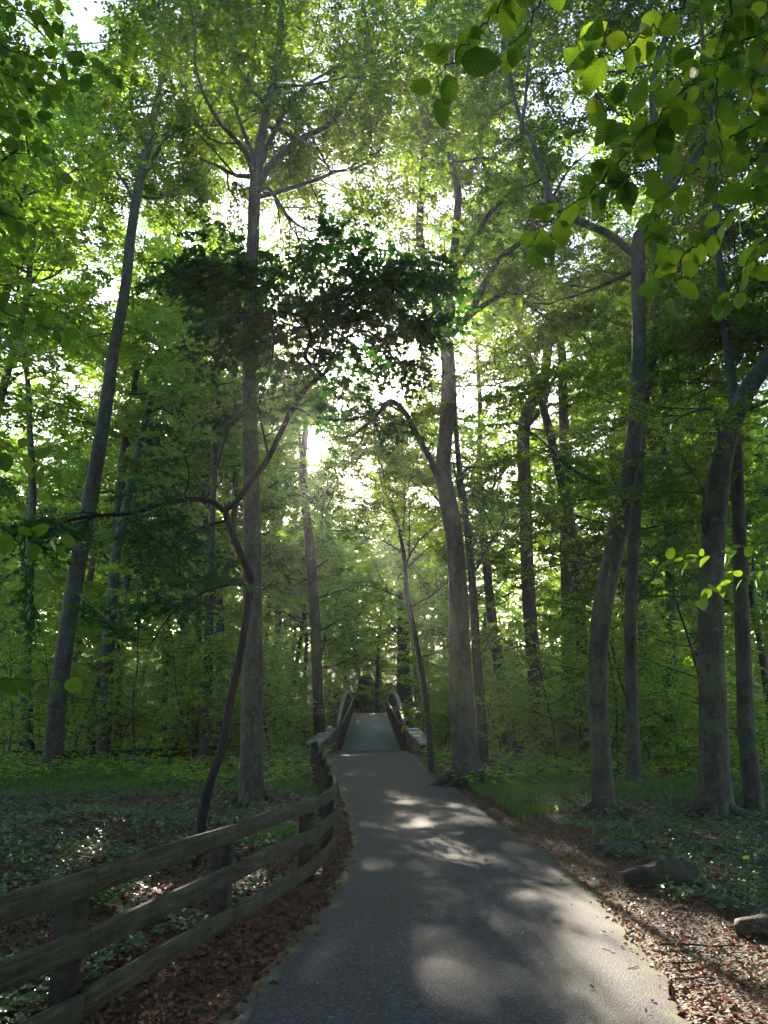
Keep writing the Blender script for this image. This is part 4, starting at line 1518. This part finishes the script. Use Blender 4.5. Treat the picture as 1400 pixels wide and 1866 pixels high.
def wing_wall(label, a, b, h0, h1, nor):
    """stone wall from a (bridge end) to b (tail), dropping from h0 to h1; nor = the side that faces the path"""
    a, b = np.array(a, float), np.array(b, float)
    nor = nrm(np.array(nor, float))
    root = thing('wing_wall', label, 'wall', a)
    d = b - a
    L = np.linalg.norm(d[:2])
    t = nrm(d * [1, 1, 0])
    th = 0.23
    z0, z1 = a[2], b[2]
    c = [np.zeros(3), d * 1.0]
    v = []
    for p, h in ((np.zeros(3), h0), (d, h1)):
        for sgn in (-1, 1):
            v.append(p + nor * th * sgn + [0, 0, -0.5])
            v.append(p + nor * th * sgn + [0, 0, h])
    F_ = [(0, 1, 5, 4), (2, 6, 7, 3), (1, 3, 7, 5), (0, 4, 6, 2), (0, 2, 3, 1), (4, 5, 7, 6)]
    add('core', mesh_from('core', v, F_, M_ROCK), root)
    # cap stones
    nc = 4
    for k in range(nc):
        u0, u1 = k / nc, (k + 1) / nc - 0.006
        p0, p1 = d * u0 + [0, 0, h0 + (h1 - h0) * u0 + 0.05], d * u1 + [0, 0, h0 + (h1 - h0) * u1 + 0.05]
        q = Geo()
        q.box((p0 + p1) / 2, (p1 - p0) / 2, nor * (th + 0.06), np.array([0, 0, 0.055]))
        add('cap_stone', q.mesh('cap_stone', M_CAP), root)
    g = np.random.default_rng(int(abs(a[0]) * 1000))
    rows = 4
    for side in (1, -1):
        for r in range(rows):
            u_ = 0.02
            while u_ < 0.97:
                w = g.uniform(0.16, 0.36) / L
                um = min(u_ + w / 2, 0.97)
                h = h0 + (h1 - h0) * um
                hh = h / rows
                o = add('stone', STONES[int(g.integers(0, 5))], root)
                o.location = d * um + nor * side * (th - 0.01) + np.array([0, 0, hh * (r + 0.5)])
                o.scale = (w * L * 0.62, 0.07, hh * 0.62)
                o.rotation_euler = (0, g.normal() * 0.1, math.atan2(t[1], t[0]) + g.normal() * 0.06)
                u_ += w
    return root


aL = B0 + bsd * -(HW + 0.45) + np.array([0, -0.1, -0.02])
aR = B0 + bsd * (HW + 0.45) + np.array([0, -0.1, -0.02])
eL = P(570, 1372, 30.6)
eR = P(779, 1372, 30.4)
eL[2], eR[2] = base_z(eL[1]) - 0.02, base_z(eR[1]) - 0.02
wing_wall('low stone wing wall with pale cap on the left of the bridge, behind the fence end', aL, eL, 0.82, 0.38, (1, -0.4, 0))
wing_wall('low stone wing wall with pale cap on the right of the bridge, under the yellow marker', aR, eR, 0.82, 0.38, (-1, -0.4, 0))

# ================================================================== rocks and logs
def rock(label, x, y, sx, sy, sz, seed, rz=0.0, sink=0.3, mat=None, px=True):
    p = G(x, y) if px else np.array([x, y, 0])
    z = float(gz(p[0], p[1]))
    V, F = blob(seed, 4, 0.8)
    V = V * [sx, sy, sz]
    o = add('rock', mesh_from('rock', V, F, mat or M_ROCK, True), None, (p[0], p[1], z + sz * (1 - 2 * sink)), (0, 0, rz))
    return tag(o, label, 'rock', 'rocks along the path verge')


rock('broad flat dark boulder on the right verge between path and ground cover', 1215, 1618, 0.42, 0.26, 0.19, 21, -0.25, 0.25)
rock('low grey rock hump just up the verge from the flat dark boulder', 1125, 1562, 0.40, 0.2, 0.11, 22, -0.2, 0.3)
rock('small round stone among grass right of the path', 966, 1478, 0.2, 0.16, 0.14, 23, 0.3, 0.3)
rock('rounded dark boulder against the roots of the big path-side beech', 897, 1416, 0.42, 0.35, 0.30, 24, 0.2, 0.25)
rock('long dark rock in shade left of the kinked dark trunk', 955, 1385, 0.8, 0.5, 0.35, 25, 0.1, 0.3)
rock('mossy stone lump below the tall fence-side beech', 490, 1530, 0.22, 0.15, 0.08, 26, 0.1, 0.3)
for k, (dx, y, sx, sz, lab) in enumerate([(-2.6, 67.5, 1.5, 1.1, 'leftmost of the dark boulders in the bank beyond the bridge'), (-0.9, 68.5, 1.3, 1.3, 'second dark boulder from the left in the bank beyond the bridge'), (0.5, 67.8, 1.2, 1.0, 'middle dark boulder closing the far end of the bridge'), (1.9, 70.0, 1.5, 1.5, 'tall dark boulder right of the middle beyond the bridge'), (-0.2, 70.5, 1.9, 1.9, 'highest dark boulder at the back of the far bank')]):
    rock(lab, CX1 + dx, y, sx, 0.9, sz, 800 + k, 0.3 * k, 0.2, None, False)



def log(label, a, b, r0, r1, seed, mat=None, name='fallen_log', cat='log', n=14, lump=0.1):
    a, b = np.array(a, float), np.array(b, float)
    g = np.random.default_rng(seed)
    u_ = np.linspace(0, 1, n)[:, None]
    pts = a + (b - a) * u_
    pts[1:-1] += g.normal(size=(n - 2, 3)) * np.linalg.norm(b - a) * 0.008
    base = pts[0].copy()
    q = Geo()
    rad = np.linspace(r0, r1, n)
    v, f4, f3 = tube(pts, rad, 14, lump=lump, seed=seed)
    # start end: rough sunken face
    k = len(v)
    v = np.vstack([v, (pts[0] + (pts[1] - pts[0]) * 0.1)[None]])
    j = np.arange(14)
    q.put(v, f4, np.vstack([f3, np.stack([(j + 1) % 14, j, np.full(14, k)], -1)]))
    o = add(name, q.mesh(name, mat or M_LOG, True, base), None, base)
    return tag(o, label, cat)


def gpt(x, y, up=0.0):
    p = G(x, y)
    p[2] = float(gz(p[0], p[1])) + up
    return p


log('mossy rotting log end jutting in from the right edge beside the red leaf litter', gpt(1345, 1705, 0.05), gpt(1520, 1730, 0.08), 0.085, 0.13, 31, lump=0.22)
log('long dark fallen log lying across the forest floor at the left edge', gpt(-60, 1388, 0.12), gpt(220, 1386, 0.14), 0.22, 0.2, 32, M_BLACK)
log('dark fallen log end pointing at the tall fence-side beech', gpt(225, 1388, 0.12), gpt(395, 1378, 0.18), 0.2, 0.16, 33, M_BLACK)
log('dark rotten stump hidden behind the nearest fence post', gpt(140, 1660, -0.1), gpt(143, 1660, 0.32), 0.13, 0.10, 34, M_BLACK, 'stump', 'stump', 8, 0.16)
log('broken upright stub beside the mossy log end at the right edge', gpt(1347, 1652, -0.03), gpt(1343, 1652, 0.12), 0.014, 0.009, 35, M_BLACK, 'stump', 'stump', 5, 0.1)


def stick(label, x0, y0, x1, y1, r, seed):
    a, b = gpt(x0, y0, r * 1.5 + 0.012), gpt(x1, y1, r * 1.5 + 0.012)
    g = np.random.default_rng(seed)
    n = 8
    pts = a + (b - a) * np.linspace(0, 1, n)[:, None]
    pts[1:-1, :2] += g.normal(size=(n - 2, 2)) * 0.012
    q = Geo()
    q.tube(pts, np.linspace(r, r * 0.5, n), 6, lump=0.1, seed=seed)
    tag(add('fallen_stick', q.mesh('fallen_stick', M_TWIG, True, a), None, a), label, 'stick', 'sticks on the ground')


stick('longest straight stick lying in the sunlit red litter', 1205, 1728, 1355, 1735, 0.011, 41)
stick('short stick below the long one in the sunlit litter', 1225, 1763, 1272, 1762, 0.010, 42)
stick('dark stick at the shaded edge of the red litter', 1232, 1792, 1300, 1790, 0.008, 43)
stick('thin pale stick slanting at the asphalt edge', 1262, 1790, 1280, 1812, 0.003, 44)
stick('small stick on the asphalt next to the verge', 1098, 1733, 1122, 1742, 0.004, 45)
stick('bent twig on the shaded path edge', 1146, 1770, 1165, 1765, 0.004, 46)
stick('leaning dead branch lying by the left wing wall', 562, 1400, 590, 1372, 0.02, 47)

# ================================================================== near branches with single leaves
def leaf_shape(seed, curl):
    n = 9
    V = []
    for i in range(n):
        u_ = i / (n - 1)
        w = 1.0 * u_ ** 0.62 * (1 - u_) ** 0.88 * 0.84 if 0 < u_ < 1 else 0.0
        if 0 < i < n - 1:
            w *= 1 + (0.035 if i % 2 else -0.03)
        z = -curl * (u_ - 0.25) ** 2
        e = 0.28 * w
        V += [(u_, -w, z + e + 0.012 * math.sin(7 * u_ + seed)), (u_, 0, z), (u_, w, z + e + 0.012 * math.sin(6 * u_ + 2 * seed))]
    F_ = []
    for i in range(n - 1):
        a = i * 3
        F_ += [(a, a + 1, a + 4, a + 3), (a + 1, a + 2, a + 5, a + 4)]
    return mesh_from('leaf', V, F_, M_BIGLEAF, True)


LEAVES = [leaf_shape(1, 0.10), leaf_shape(2, 0.22), leaf_shape(3, 0.0), leaf_shape(4, 0.34)]


def put_leaf(parent, off, p, D, N, L, g):
    D, N = nrm(D), nrm(N)
    S = nrm(np.cross(N, D))
    N = np.cross(D, S)
    from mathutils import Matrix
    o = add('leaf', LEAVES[int(g.integers(0, 4))], parent)
    Mx = Matrix(((D[0], S[0], N[0]), (D[1], S[1], N[1]), (D[2], S[2], N[2])))
    o.location = p - off
    o.rotation_euler = Mx.to_euler()
    o.scale = (L, L * g.uniform(0.9, 1.15), L)
    return o


def near_twig(root, off, pix, n, L, g, r=0.0035, face=0.55, up=0.6, label=None):
    pts = catmull([P(x, y, Y) for x, y, Y in pix], 6 * len(pix))
    pts[1:-1] += g.normal(size=pts[1:-1].shape) * 0.006
    q = Geo()
    q.tube(pts - off, np.linspace(r, r * 0.35, len(pts)), 6, lump=0.08, seed=3)
    tw = add('branch', q.mesh('branch', M_TWIG, True), root)
    cum = np.linspace(0, 1, len(pts))
    for k in range(n):
        t = min(0.06 + 0.94 * (k + g.uniform(0, 0.8)) / n, 0.999)
        i = min(int(t * (len(pts) - 1)), len(pts) - 2)
        p = pts[i] + (pts[i + 1] - pts[i]) * (t * (len(pts) - 1) - i)
        tan = nrm(pts[i + 1] - pts[i])
        tocam = nrm(np.array([0, 0, CAMZ]) - p)
        N = nrm(np.array([0, 0, 1.0]) * up - tocam * face + 0.42 * g.normal(size=3))
        sd = nrm(np.cross(N, tan)) * (1 if k % 2 else -1)
        D = nrm(tan * g.uniform(0.3, 0.9) + sd * g.uniform(0.6, 1.1) + np.array([0, 0, -0.35]) + 0.2 * g.normal(size=3))
        put_leaf(tw, off, p + D * 0.012, D, N, L * g.uniform(0.65, 1.15), g)
    return tw


def edge_tree(label, base, h, r, seed, attach):
    """young beech out of frame: stem plus the boughs that carry the branches in view"""
    g = np.random.default_rng(seed)
    b = np.array([base[0], base[1], float(gz(*base))])
    root = thing('young_beech', label, 'tree', b)
    tr = grow(g, b - [0, 0, 0.1], [0, 0, 1], h, 8, 0.1, 0.03)
    q = Geo()
    q.tube(catmull(tr, 20), np.linspace(r, r * 0.3, 20), 10, lump=0.03, seed=seed)
    add('trunk', q.mesh('trunk', M_BEECH, True, b), root)
    for a in attach:
        e = P(*a)
        zz = min(max(e[2] + 0.15, b[2] + 0.8), b[2] + h * 0.95)
        i = int(np.argmin(np.abs(tr[:, 2] - zz)))
        s_ = tr[i]
        mid = (s_ + e) / 2 + np.array([0, 0, 0.12])
        q = Geo()
        q.tube(catmull([s_, mid, e], 10), np.linspace(0.013, 0.0045, 10), 6, lump=0.05, seed=seed)
        add('bough', q.mesh('bough', M_TWIG, True, b), root)
    return root, b


g = np.random.default_rng(9)
TR = [([(960, -60, 1.75), (905, 20, 1.75), (850, 80, 1.78), (808, 130, 1.8), (790, 185, 1.85)], 11, 0.082),
      ([(1010, -60, 1.9), (985, 0, 1.9), (950, 60, 1.95), (925, 100, 2.0)], 6, 0.072),
      ([(1450, 20, 2.0), (1330, 95, 2.0), (1230, 180, 2.0), (1150, 270, 2.05), (1075, 350, 2.1), (1000, 400, 2.15), (960, 450, 2.2)], 26, 0.083),
      ([(1300, -60, 2.1), (1230, 20, 2.1), (1150, 80, 2.1), (1080, 110, 2.15), (1045, 75, 2.2)], 15, 0.085),
      ([(1345, -50, 2.0), (1315, 60, 2.0), (1303, 180, 2.05), (1315, 290, 2.1), (1302, 380, 2.15)], 13, 0.078),
      ([(1470, 150, 2.2), (1380, 220, 2.2), (1290, 290, 2.25), (1215, 370, 2.3), (1175, 440, 2.3)], 22, 0.082),
      ([(1470, 260, 2.3), (1380, 330, 2.3), (1310, 410, 2.35), (1240, 480, 2.4), (1215, 540, 2.4)], 20, 0.08),
      ([(1470, 400, 2.4), (1400, 430, 2.4), (1350, 500, 2.45), (1320, 560, 2.5)], 12, 0.075),
      ([(1420, -50, 2.3), (1385, 60, 2.3), (1370, 160, 2.3), (1360, 270, 2.35)], 13, 0.075),
      ([(1250, 170, 2.1), (1190, 230, 2.1), (1130, 210, 2.15), (1075, 170, 2.2)], 9, 0.08),
      ([(1230, 190, 2.05), (1180, 290, 2.1), (1130, 330, 2.1), (1080, 330, 2.15)], 12, 0.08),
      ([(1330, 110, 2.3), (1290, 160, 2.3), (1240, 130, 2.35), (1195, 130, 2.4)], 10, 0.078)]
TR = [([(x_, y_, 0.82 * Y_) for x_, y_, Y_ in pix], n_, L_) for pix, n_, L_ in TR]
ra, rb = edge_tree('young beech at the top right whose big close leaves hang into view', (3.1, 2.1), 4.6, 0.05, 61,
                   [t_[0][0] for t_ in TR[:9]])
for pix, n, L in TR:
    near_twig(ra, rb, pix, int(n * 1.45), L * 1.05, g)

RR = [([(1480, 960, 3.4), (1400, 985, 3.4), (1320, 1005, 3.4), (1260, 1020, 3.35), (1215, 1025, 3.3)], 13, 0.075),
      ([(1480, 1010, 3.3), (1400, 1030, 3.3), (1340, 1055, 3.25), (1290, 1075, 3.2), (1270, 1100, 3.2)], 13, 0.075),
      ([(1480, 930, 3.5), (1420, 945, 3.5), (1370, 970, 3.5)], 6, 0.07),
      ([(1480, 800, 3.6), (1430, 800, 3.6), (1390, 805, 3.6)], 5, 0.07)]
ra, rb = edge_tree('low beech sapling at the right edge with bright leafy shoots at eye height', (2.9, 3.6), 3.6, 0.03, 62, [t_[0][0] for t_ in RR])
for pix, n, L in RR:
    near_twig(ra, rb, pix, int(n * 1.6), L, g, 0.003, 0.2, 0.9)

LL = [([(-80, 60, 2.6), (0, 80, 2.6), (80, 110, 2.6), (160, 125, 2.65), (228, 130, 2.7)], 15, 0.075),
      ([(-80, 0, 2.7), (0, 10, 2.7), (70, 30, 2.7), (125, 40, 2.7)], 11, 0.078),
      ([(-80, 370, 2.6), (0, 385, 2.6), (40, 400, 2.6), (75, 405, 2.6)], 8, 0.075),
      ([(-80, 200, 2.8), (-10, 210, 2.8), (50, 220, 2.8), (95, 200, 2.8)], 10, 0.075),
      ([(-80, 520, 2.9), (0, 560, 2.9), (60, 590, 2.9), (130, 600, 2.95)], 12, 0.075),
      ([(-80, 110, 2.9), (0, 130, 2.9), (60, 150, 2.9), (130, 160, 2.9)], 10, 0.075),
      ([(-80, 270, 3.0), (0, 275, 3.0), (70, 290, 3.0), (110, 330, 3.0)], 9, 0.075),
      ([(-80, 800, 3.0), (0, 815, 3.0), (60, 835, 3.0), (110, 870, 3.0)], 9, 0.075),
      ([(-80, 930, 3.1), (0, 960, 3.1), (70, 985, 3.1), (130, 1000, 3.1)], 9, 0.075),
      ([(-80, 1230, 3.0), (0, 1235, 3.0), (70, 1240, 3.0), (130, 1235, 3.0)], 7, 0.075)]
ra, rb = edge_tree('young beech at the left edge whose close leaves hang in from the side', (-2.9, 2.8), 5.0, 0.045, 63, [t_[0][0] for t_ in LL])
for pix, n, L in LL:
    near_twig(ra, rb, pix, int(n * 1.5), L * 1.15, g)


# ================================================================== seedlings
def seedling(label, x, y, h, n, L, seed, group):
    p = gpt(x, y, 0.0)
    g = np.random.default_rng(seed)
    root = thing('seedling', label, 'plant', p, 0, group)
    st = grow(g, [0, 0, -0.03], [g.normal() * 0.1, g.normal() * 0.1, 1], h, 6, 0.05, 0.1)
    q = Geo()
    q.tube(st, np.linspace(0.004, 0.0015, 7), 5)
    sm = add('stem', q.mesh('stem', M_TWIG, True), root)
    for k in range(n):
        t = 0.3 + 0.7 * (k + g.uniform(0, 1)) / n
        i = min(int(t * 6), 5)
        pp = st[i] + (st[i + 1] - st[i]) * (t * 6 - i)
        az = 2.4 * k + g.uniform(-0.4, 0.4)
        D = [math.cos(az), math.sin(az), g.uniform(-0.25, 0.2)]
        put_leaf(root, np.zeros(3), pp + np.array(D) * g.uniform(0.01, 0.06), D, np.array([0, 0, 1.0]) + 0.3 * g.normal(size=3), L * g.uniform(0.7, 1.2), g)


sg = 'seedlings on the forest floor'
for a in [('tall pale seedling in front of the right-edge trunks above the mossy log', 1375, 1640, 0.62, 16, 0.085),
          ('pale seedling beside the mossy log end at the right edge', 1360, 1655, 0.36, 11, 0.08),
          ('seedling catching light below the stout bending beech', 1345, 1560, 0.4, 11, 0.08),
          ('small seedling with white glints poking through the fence boards', 440, 1745, 0.2, 7, 0.05),
          ('seedling tuft behind the nearest fence post', 120, 1600, 0.42, 14, 0.08),
          ('seedling at the left edge above the top rail', 30, 1585, 0.4, 13, 0.08),
          ('seedling left of the black sapling foot, yellowish', 285, 1500, 0.35, 11, 0.07),
          ('seedling clump between the black sapling and the dark hump', 300, 1545, 0.3, 10, 0.07),
          ('seedling under the tall fence-side beech', 440, 1450, 0.5, 10, 0.08),
          ('seedling among ground cover right of the curved beech', 1250, 1560, 0.25, 9, 0.07),
          ('thin seedling on the dark hump behind the fence', 285, 1475, 0.6, 8, 0.07),
          ('seedling at the far left under the leaning trunk', 100, 1470, 0.5, 12, 0.09)]:
    seedling(*a, 700 + int(a[1]), sg)

# ================================================================== fallen leaves on the path
g = np.random.default_rng(31)
DEAD = []
for k in range(3):
    me = leaf_shape(10 + k, 0.3)
    me.materials.clear()
    me.materials.append(M_LITTER)
    me.attributes.new('tint', 'FLOAT', 'FACE').data.foreach_set('value', np.full(len(me.polygons), (0.75, 0.95, 0.55)[k], np.float32))
    DEAD.append(me)
for k, (x, y) in enumerate([(815, 1675), (775, 1680), (958, 1582), (1000, 1582), (1005, 1603), (712, 1652), (848, 1832), (1073, 1807), (1106, 1706), (1068, 1532), (640, 1532), (668, 1506), (720, 1500), (760, 1560), (900, 1755), (575, 1800), (1180, 1848), (620, 1700), (872, 1690), (955, 1710), (690, 1580), (1040, 1640), (780, 1735), (660, 1765)]):
    p = G(x, y)
    cr = (p[0] - xl(p[1])) / (xr(p[1]) - xl(p[1]))
    o = add('fallen_leaf', DEAD[k % 3], None, (p[0], p[1], base_z(p[1]) + 0.022 + 0.03 * (1 - (2 * cr - 1) ** 2)), (g.normal() * 0.25, g.normal() * 0.2, g.uniform(0, 6.28)))
    s_ = g.uniform(0.035, 0.06)
    o.scale = (s_, s_ * 0.8, s_)
    tag(o, 'single dead leaf lying on the grey asphalt path', 'leaf', 'fallen leaves on the path')

# ================================================================== floor cover
g = np.random.default_rng(41)


def scatter(n, ymin, ymax, power, half=0.62):
    y = ymin + (ymax - ymin) * g.uniform(0, 1, n) ** power
    x = g.uniform(-half, half, n) * (y + 2.5)
    return x, y


def off_path(x, y, pad):
    yy = np.minimum(y, 33.5)
    return np.maximum(xl(yy) - x, x - xr(yy)) > pad


# dead leaves
x, y = scatter(110000, 2.2, 24, 1.7)
spill = g.exponential(0.05, len(x)) - 0.02
k = off_path(x, y, -np.minimum(spill, 0.45)) & (g.uniform(size=len(x)) < np.where((x > 0), np.where(x - xr(y) < 2.0, 1.0, 0.35), 1.0))
x, y = x[k], y[k]
n = len(x)
z = gz(x, y) + g.uniform(0.004, 0.03, n)
on = ~off_path(x, y, 0.0)
z = np.where(on, base_z(y) + 0.012, z)
p = np.stack([x, y, z], 1)
a = g.uniform(0, 2 * np.pi, n)
D = nrm(np.stack([np.cos(a), np.sin(a), g.normal(size=n) * 0.25], 1))
N = nrm(np.array([0, 0, 1.0]) + 0.38 * g.normal(size=(n, 3)))
ll = g.uniform(0.025, 0.075, n) * np.where((x > 0), 0.75, 1.0)
tt = 0.40 + 0.22 * g.normal(size=n) + np.where(x > 0, 0.2, 0.0)
q = leaf_quads(p, D, N, ll, 0.30, g, 0.3)
tag(add('leaf_litter', leaves_mesh('leaf_litter', q, M_LITTER, tt)), 'brown and russet dead leaves strewn over the forest floor', 'leaf litter', kind='stuff')


def cover_patch(name, n, region, size, mat, hgt, label, cat, tint=0.45, K=4, wid=0.34, tilt=0.35):
    x, y = region(n)
    k = off_path(x, y, 0.12)
    x, y = x[k], y[k]
    m = len(x)
    h = hgt * g.uniform(0.3, 1.0, m)
    c = np.stack([x, y, gz(x, y) + h], 1)
    a = g.uniform(0, 2 * np.pi, (m, 1)) + np.arange(K)[None] * (2 * np.pi / K) + g.normal(size=(m, K)) * 0.3
    D = nrm(np.stack([np.cos(a), np.sin(a), g.uniform(-0.25, 0.35, a.shape)], -1)).reshape(-1, 3)
    p = np.repeat(c, K, 0)
    p[:, 2] += g.normal(size=len(p)) * 0.015
    N = nrm(np.array([0, 0, 1.0]) + tilt * g.normal(size=p.shape))
    ll = size * g.uniform(0.6, 1.25, len(p))
    tt = tint + np.repeat(g.normal(size=m) * 0.15, K) + 0.12 * g.normal(size=len(p))
    tag(add(name, leaves_mesh(name, leaf_quads(p, D, N, ll, wid, g), mat, tt)), label, cat, kind='stuff')


def mask(fn):
    def f(n):
        x, y = scatter(n, 3.5, 32, 1.35)
        k = fn(x, y)
        return x[k], y[k]
    return f


def r_right(x, y):
    d = x - np.interp(y, GR[:, 1], GR[:, 0])
    pn = hash_noise(x, y, 1.3, 21) + 0.4 * hash_noise(x, y, 4.0, 22)
    lim = np.where(y < 8, 1.15, np.where(y < 12, 0.85, 0.9))
    return (d > lim + 0.35 * pn) & (x > 0)


def r_left(x, y):
    pn = hash_noise(x, y, 0.9, 31) + 0.5 * hash_noise(x, y, 3.0, 32)
    fx = np.interp(y, joints[:, 1], joints[:, 0])
    return (x < fx - 0.2) & (x < 0) & (pn > np.where(y < 7.5, 0.15, np.where(y < 11, -0.12, -0.4)))


def r_far(x, y):
    return (y > 19) & (hash_noise(x, y, 0.6, 41) > -0.3)


cover_patch('ground_cover', 46000, mask(r_right), 0.062, M_COVER, 0.13, 'silvery green creeping ground cover on the right', 'ground cover')
cover_patch('ground_cover', 44000, mask(r_left), 0.065, M_COVER, 0.14, 'patchy green ground cover behind the fence', 'ground cover', 0.5)
cover_patch('undergrowth', 22000, mask(r_far), 0.11, M_LEAF_LIT, 0.40, 'low green undergrowth on the forest floor farther back', 'undergrowth', 0.5, 4)


def grass_patch(label, spots_, n):
    xs, ys = [], []
    for (x_, y_, sx, sy, w) in spots_:
        c = G(x_, y_)
        m = int(n * w)
        xs.append(c[0] + g.normal(size=m) * sx)
        ys.append(c[1] + g.normal(size=m) * sy)
    x, y = np.concatenate(xs), np.concatenate(ys)
    k = off_path(x, y, 0.35)
    x, y = x[k], y[k]
    m = len(x)
    p = np.stack([x, y, gz(x, y) - 0.01], 1)
    D = nrm(np.stack([g.normal(size=m) * 0.5, g.normal(size=m) * 0.5, np.ones(m)], 1))
    N = nrm(np.stack([g.normal(size=m), g.normal(size=m), 0.3 * np.ones(m)], 1))
    q = leaf_quads(p, D, N, g.uniform(0.08, 0.22, m), 0.045, g, 0.05)
    tag(add('grass', leaves_mesh('grass', q, M_GRASS, 0.6 + 0.2 * g.normal(size=m))), label, 'grass', kind='stuff')


grass_patch('bright green grass under the trees right of the path', [(1040, 1445, 1.5, 0.9, 0.5), (1220, 1450, 1.5, 0.9, 0.35), (920, 1480, 0.5, 0.5, 0.1), (805, 1385, 0.4, 0.5, 0.05)], 26000)
grass_patch('green grass patches behind the fence', [(535, 1437, 0.6, 0.5, 0.3), (250, 1420, 2.2, 1.2, 0.4), (100, 1440, 1.6, 0.9, 0.2), (500, 1530, 0.2, 0.3, 0.1)], 18000)

# ================================================================== haze
if HAZE > 0:
    q = Geo()
    q.box((0, 340, 12), (525, 0, 0), (0, 565, 0), (0, 0, 18))
    t = NT('morning_haze')
    v = t.n('ShaderNodeVolumePrincipled')
    v.inputs['Color'].default_value = (0.93, 0.95, 1.0, 1)
    v.inputs['Density'].default_value = HAZE
    v.inputs['Anisotropy'].default_value = 0.7
    t.l(v.outputs[0], t.out.inputs['Volume'])
    tag(add('haze', q.mesh('haze', t.m)), 'thin morning haze between the trees', 'haze', kind='stuff')
print('TRIS', sum(len(m.loops) - 2 * len(m.polygons) for m in bpy.data.meshes))
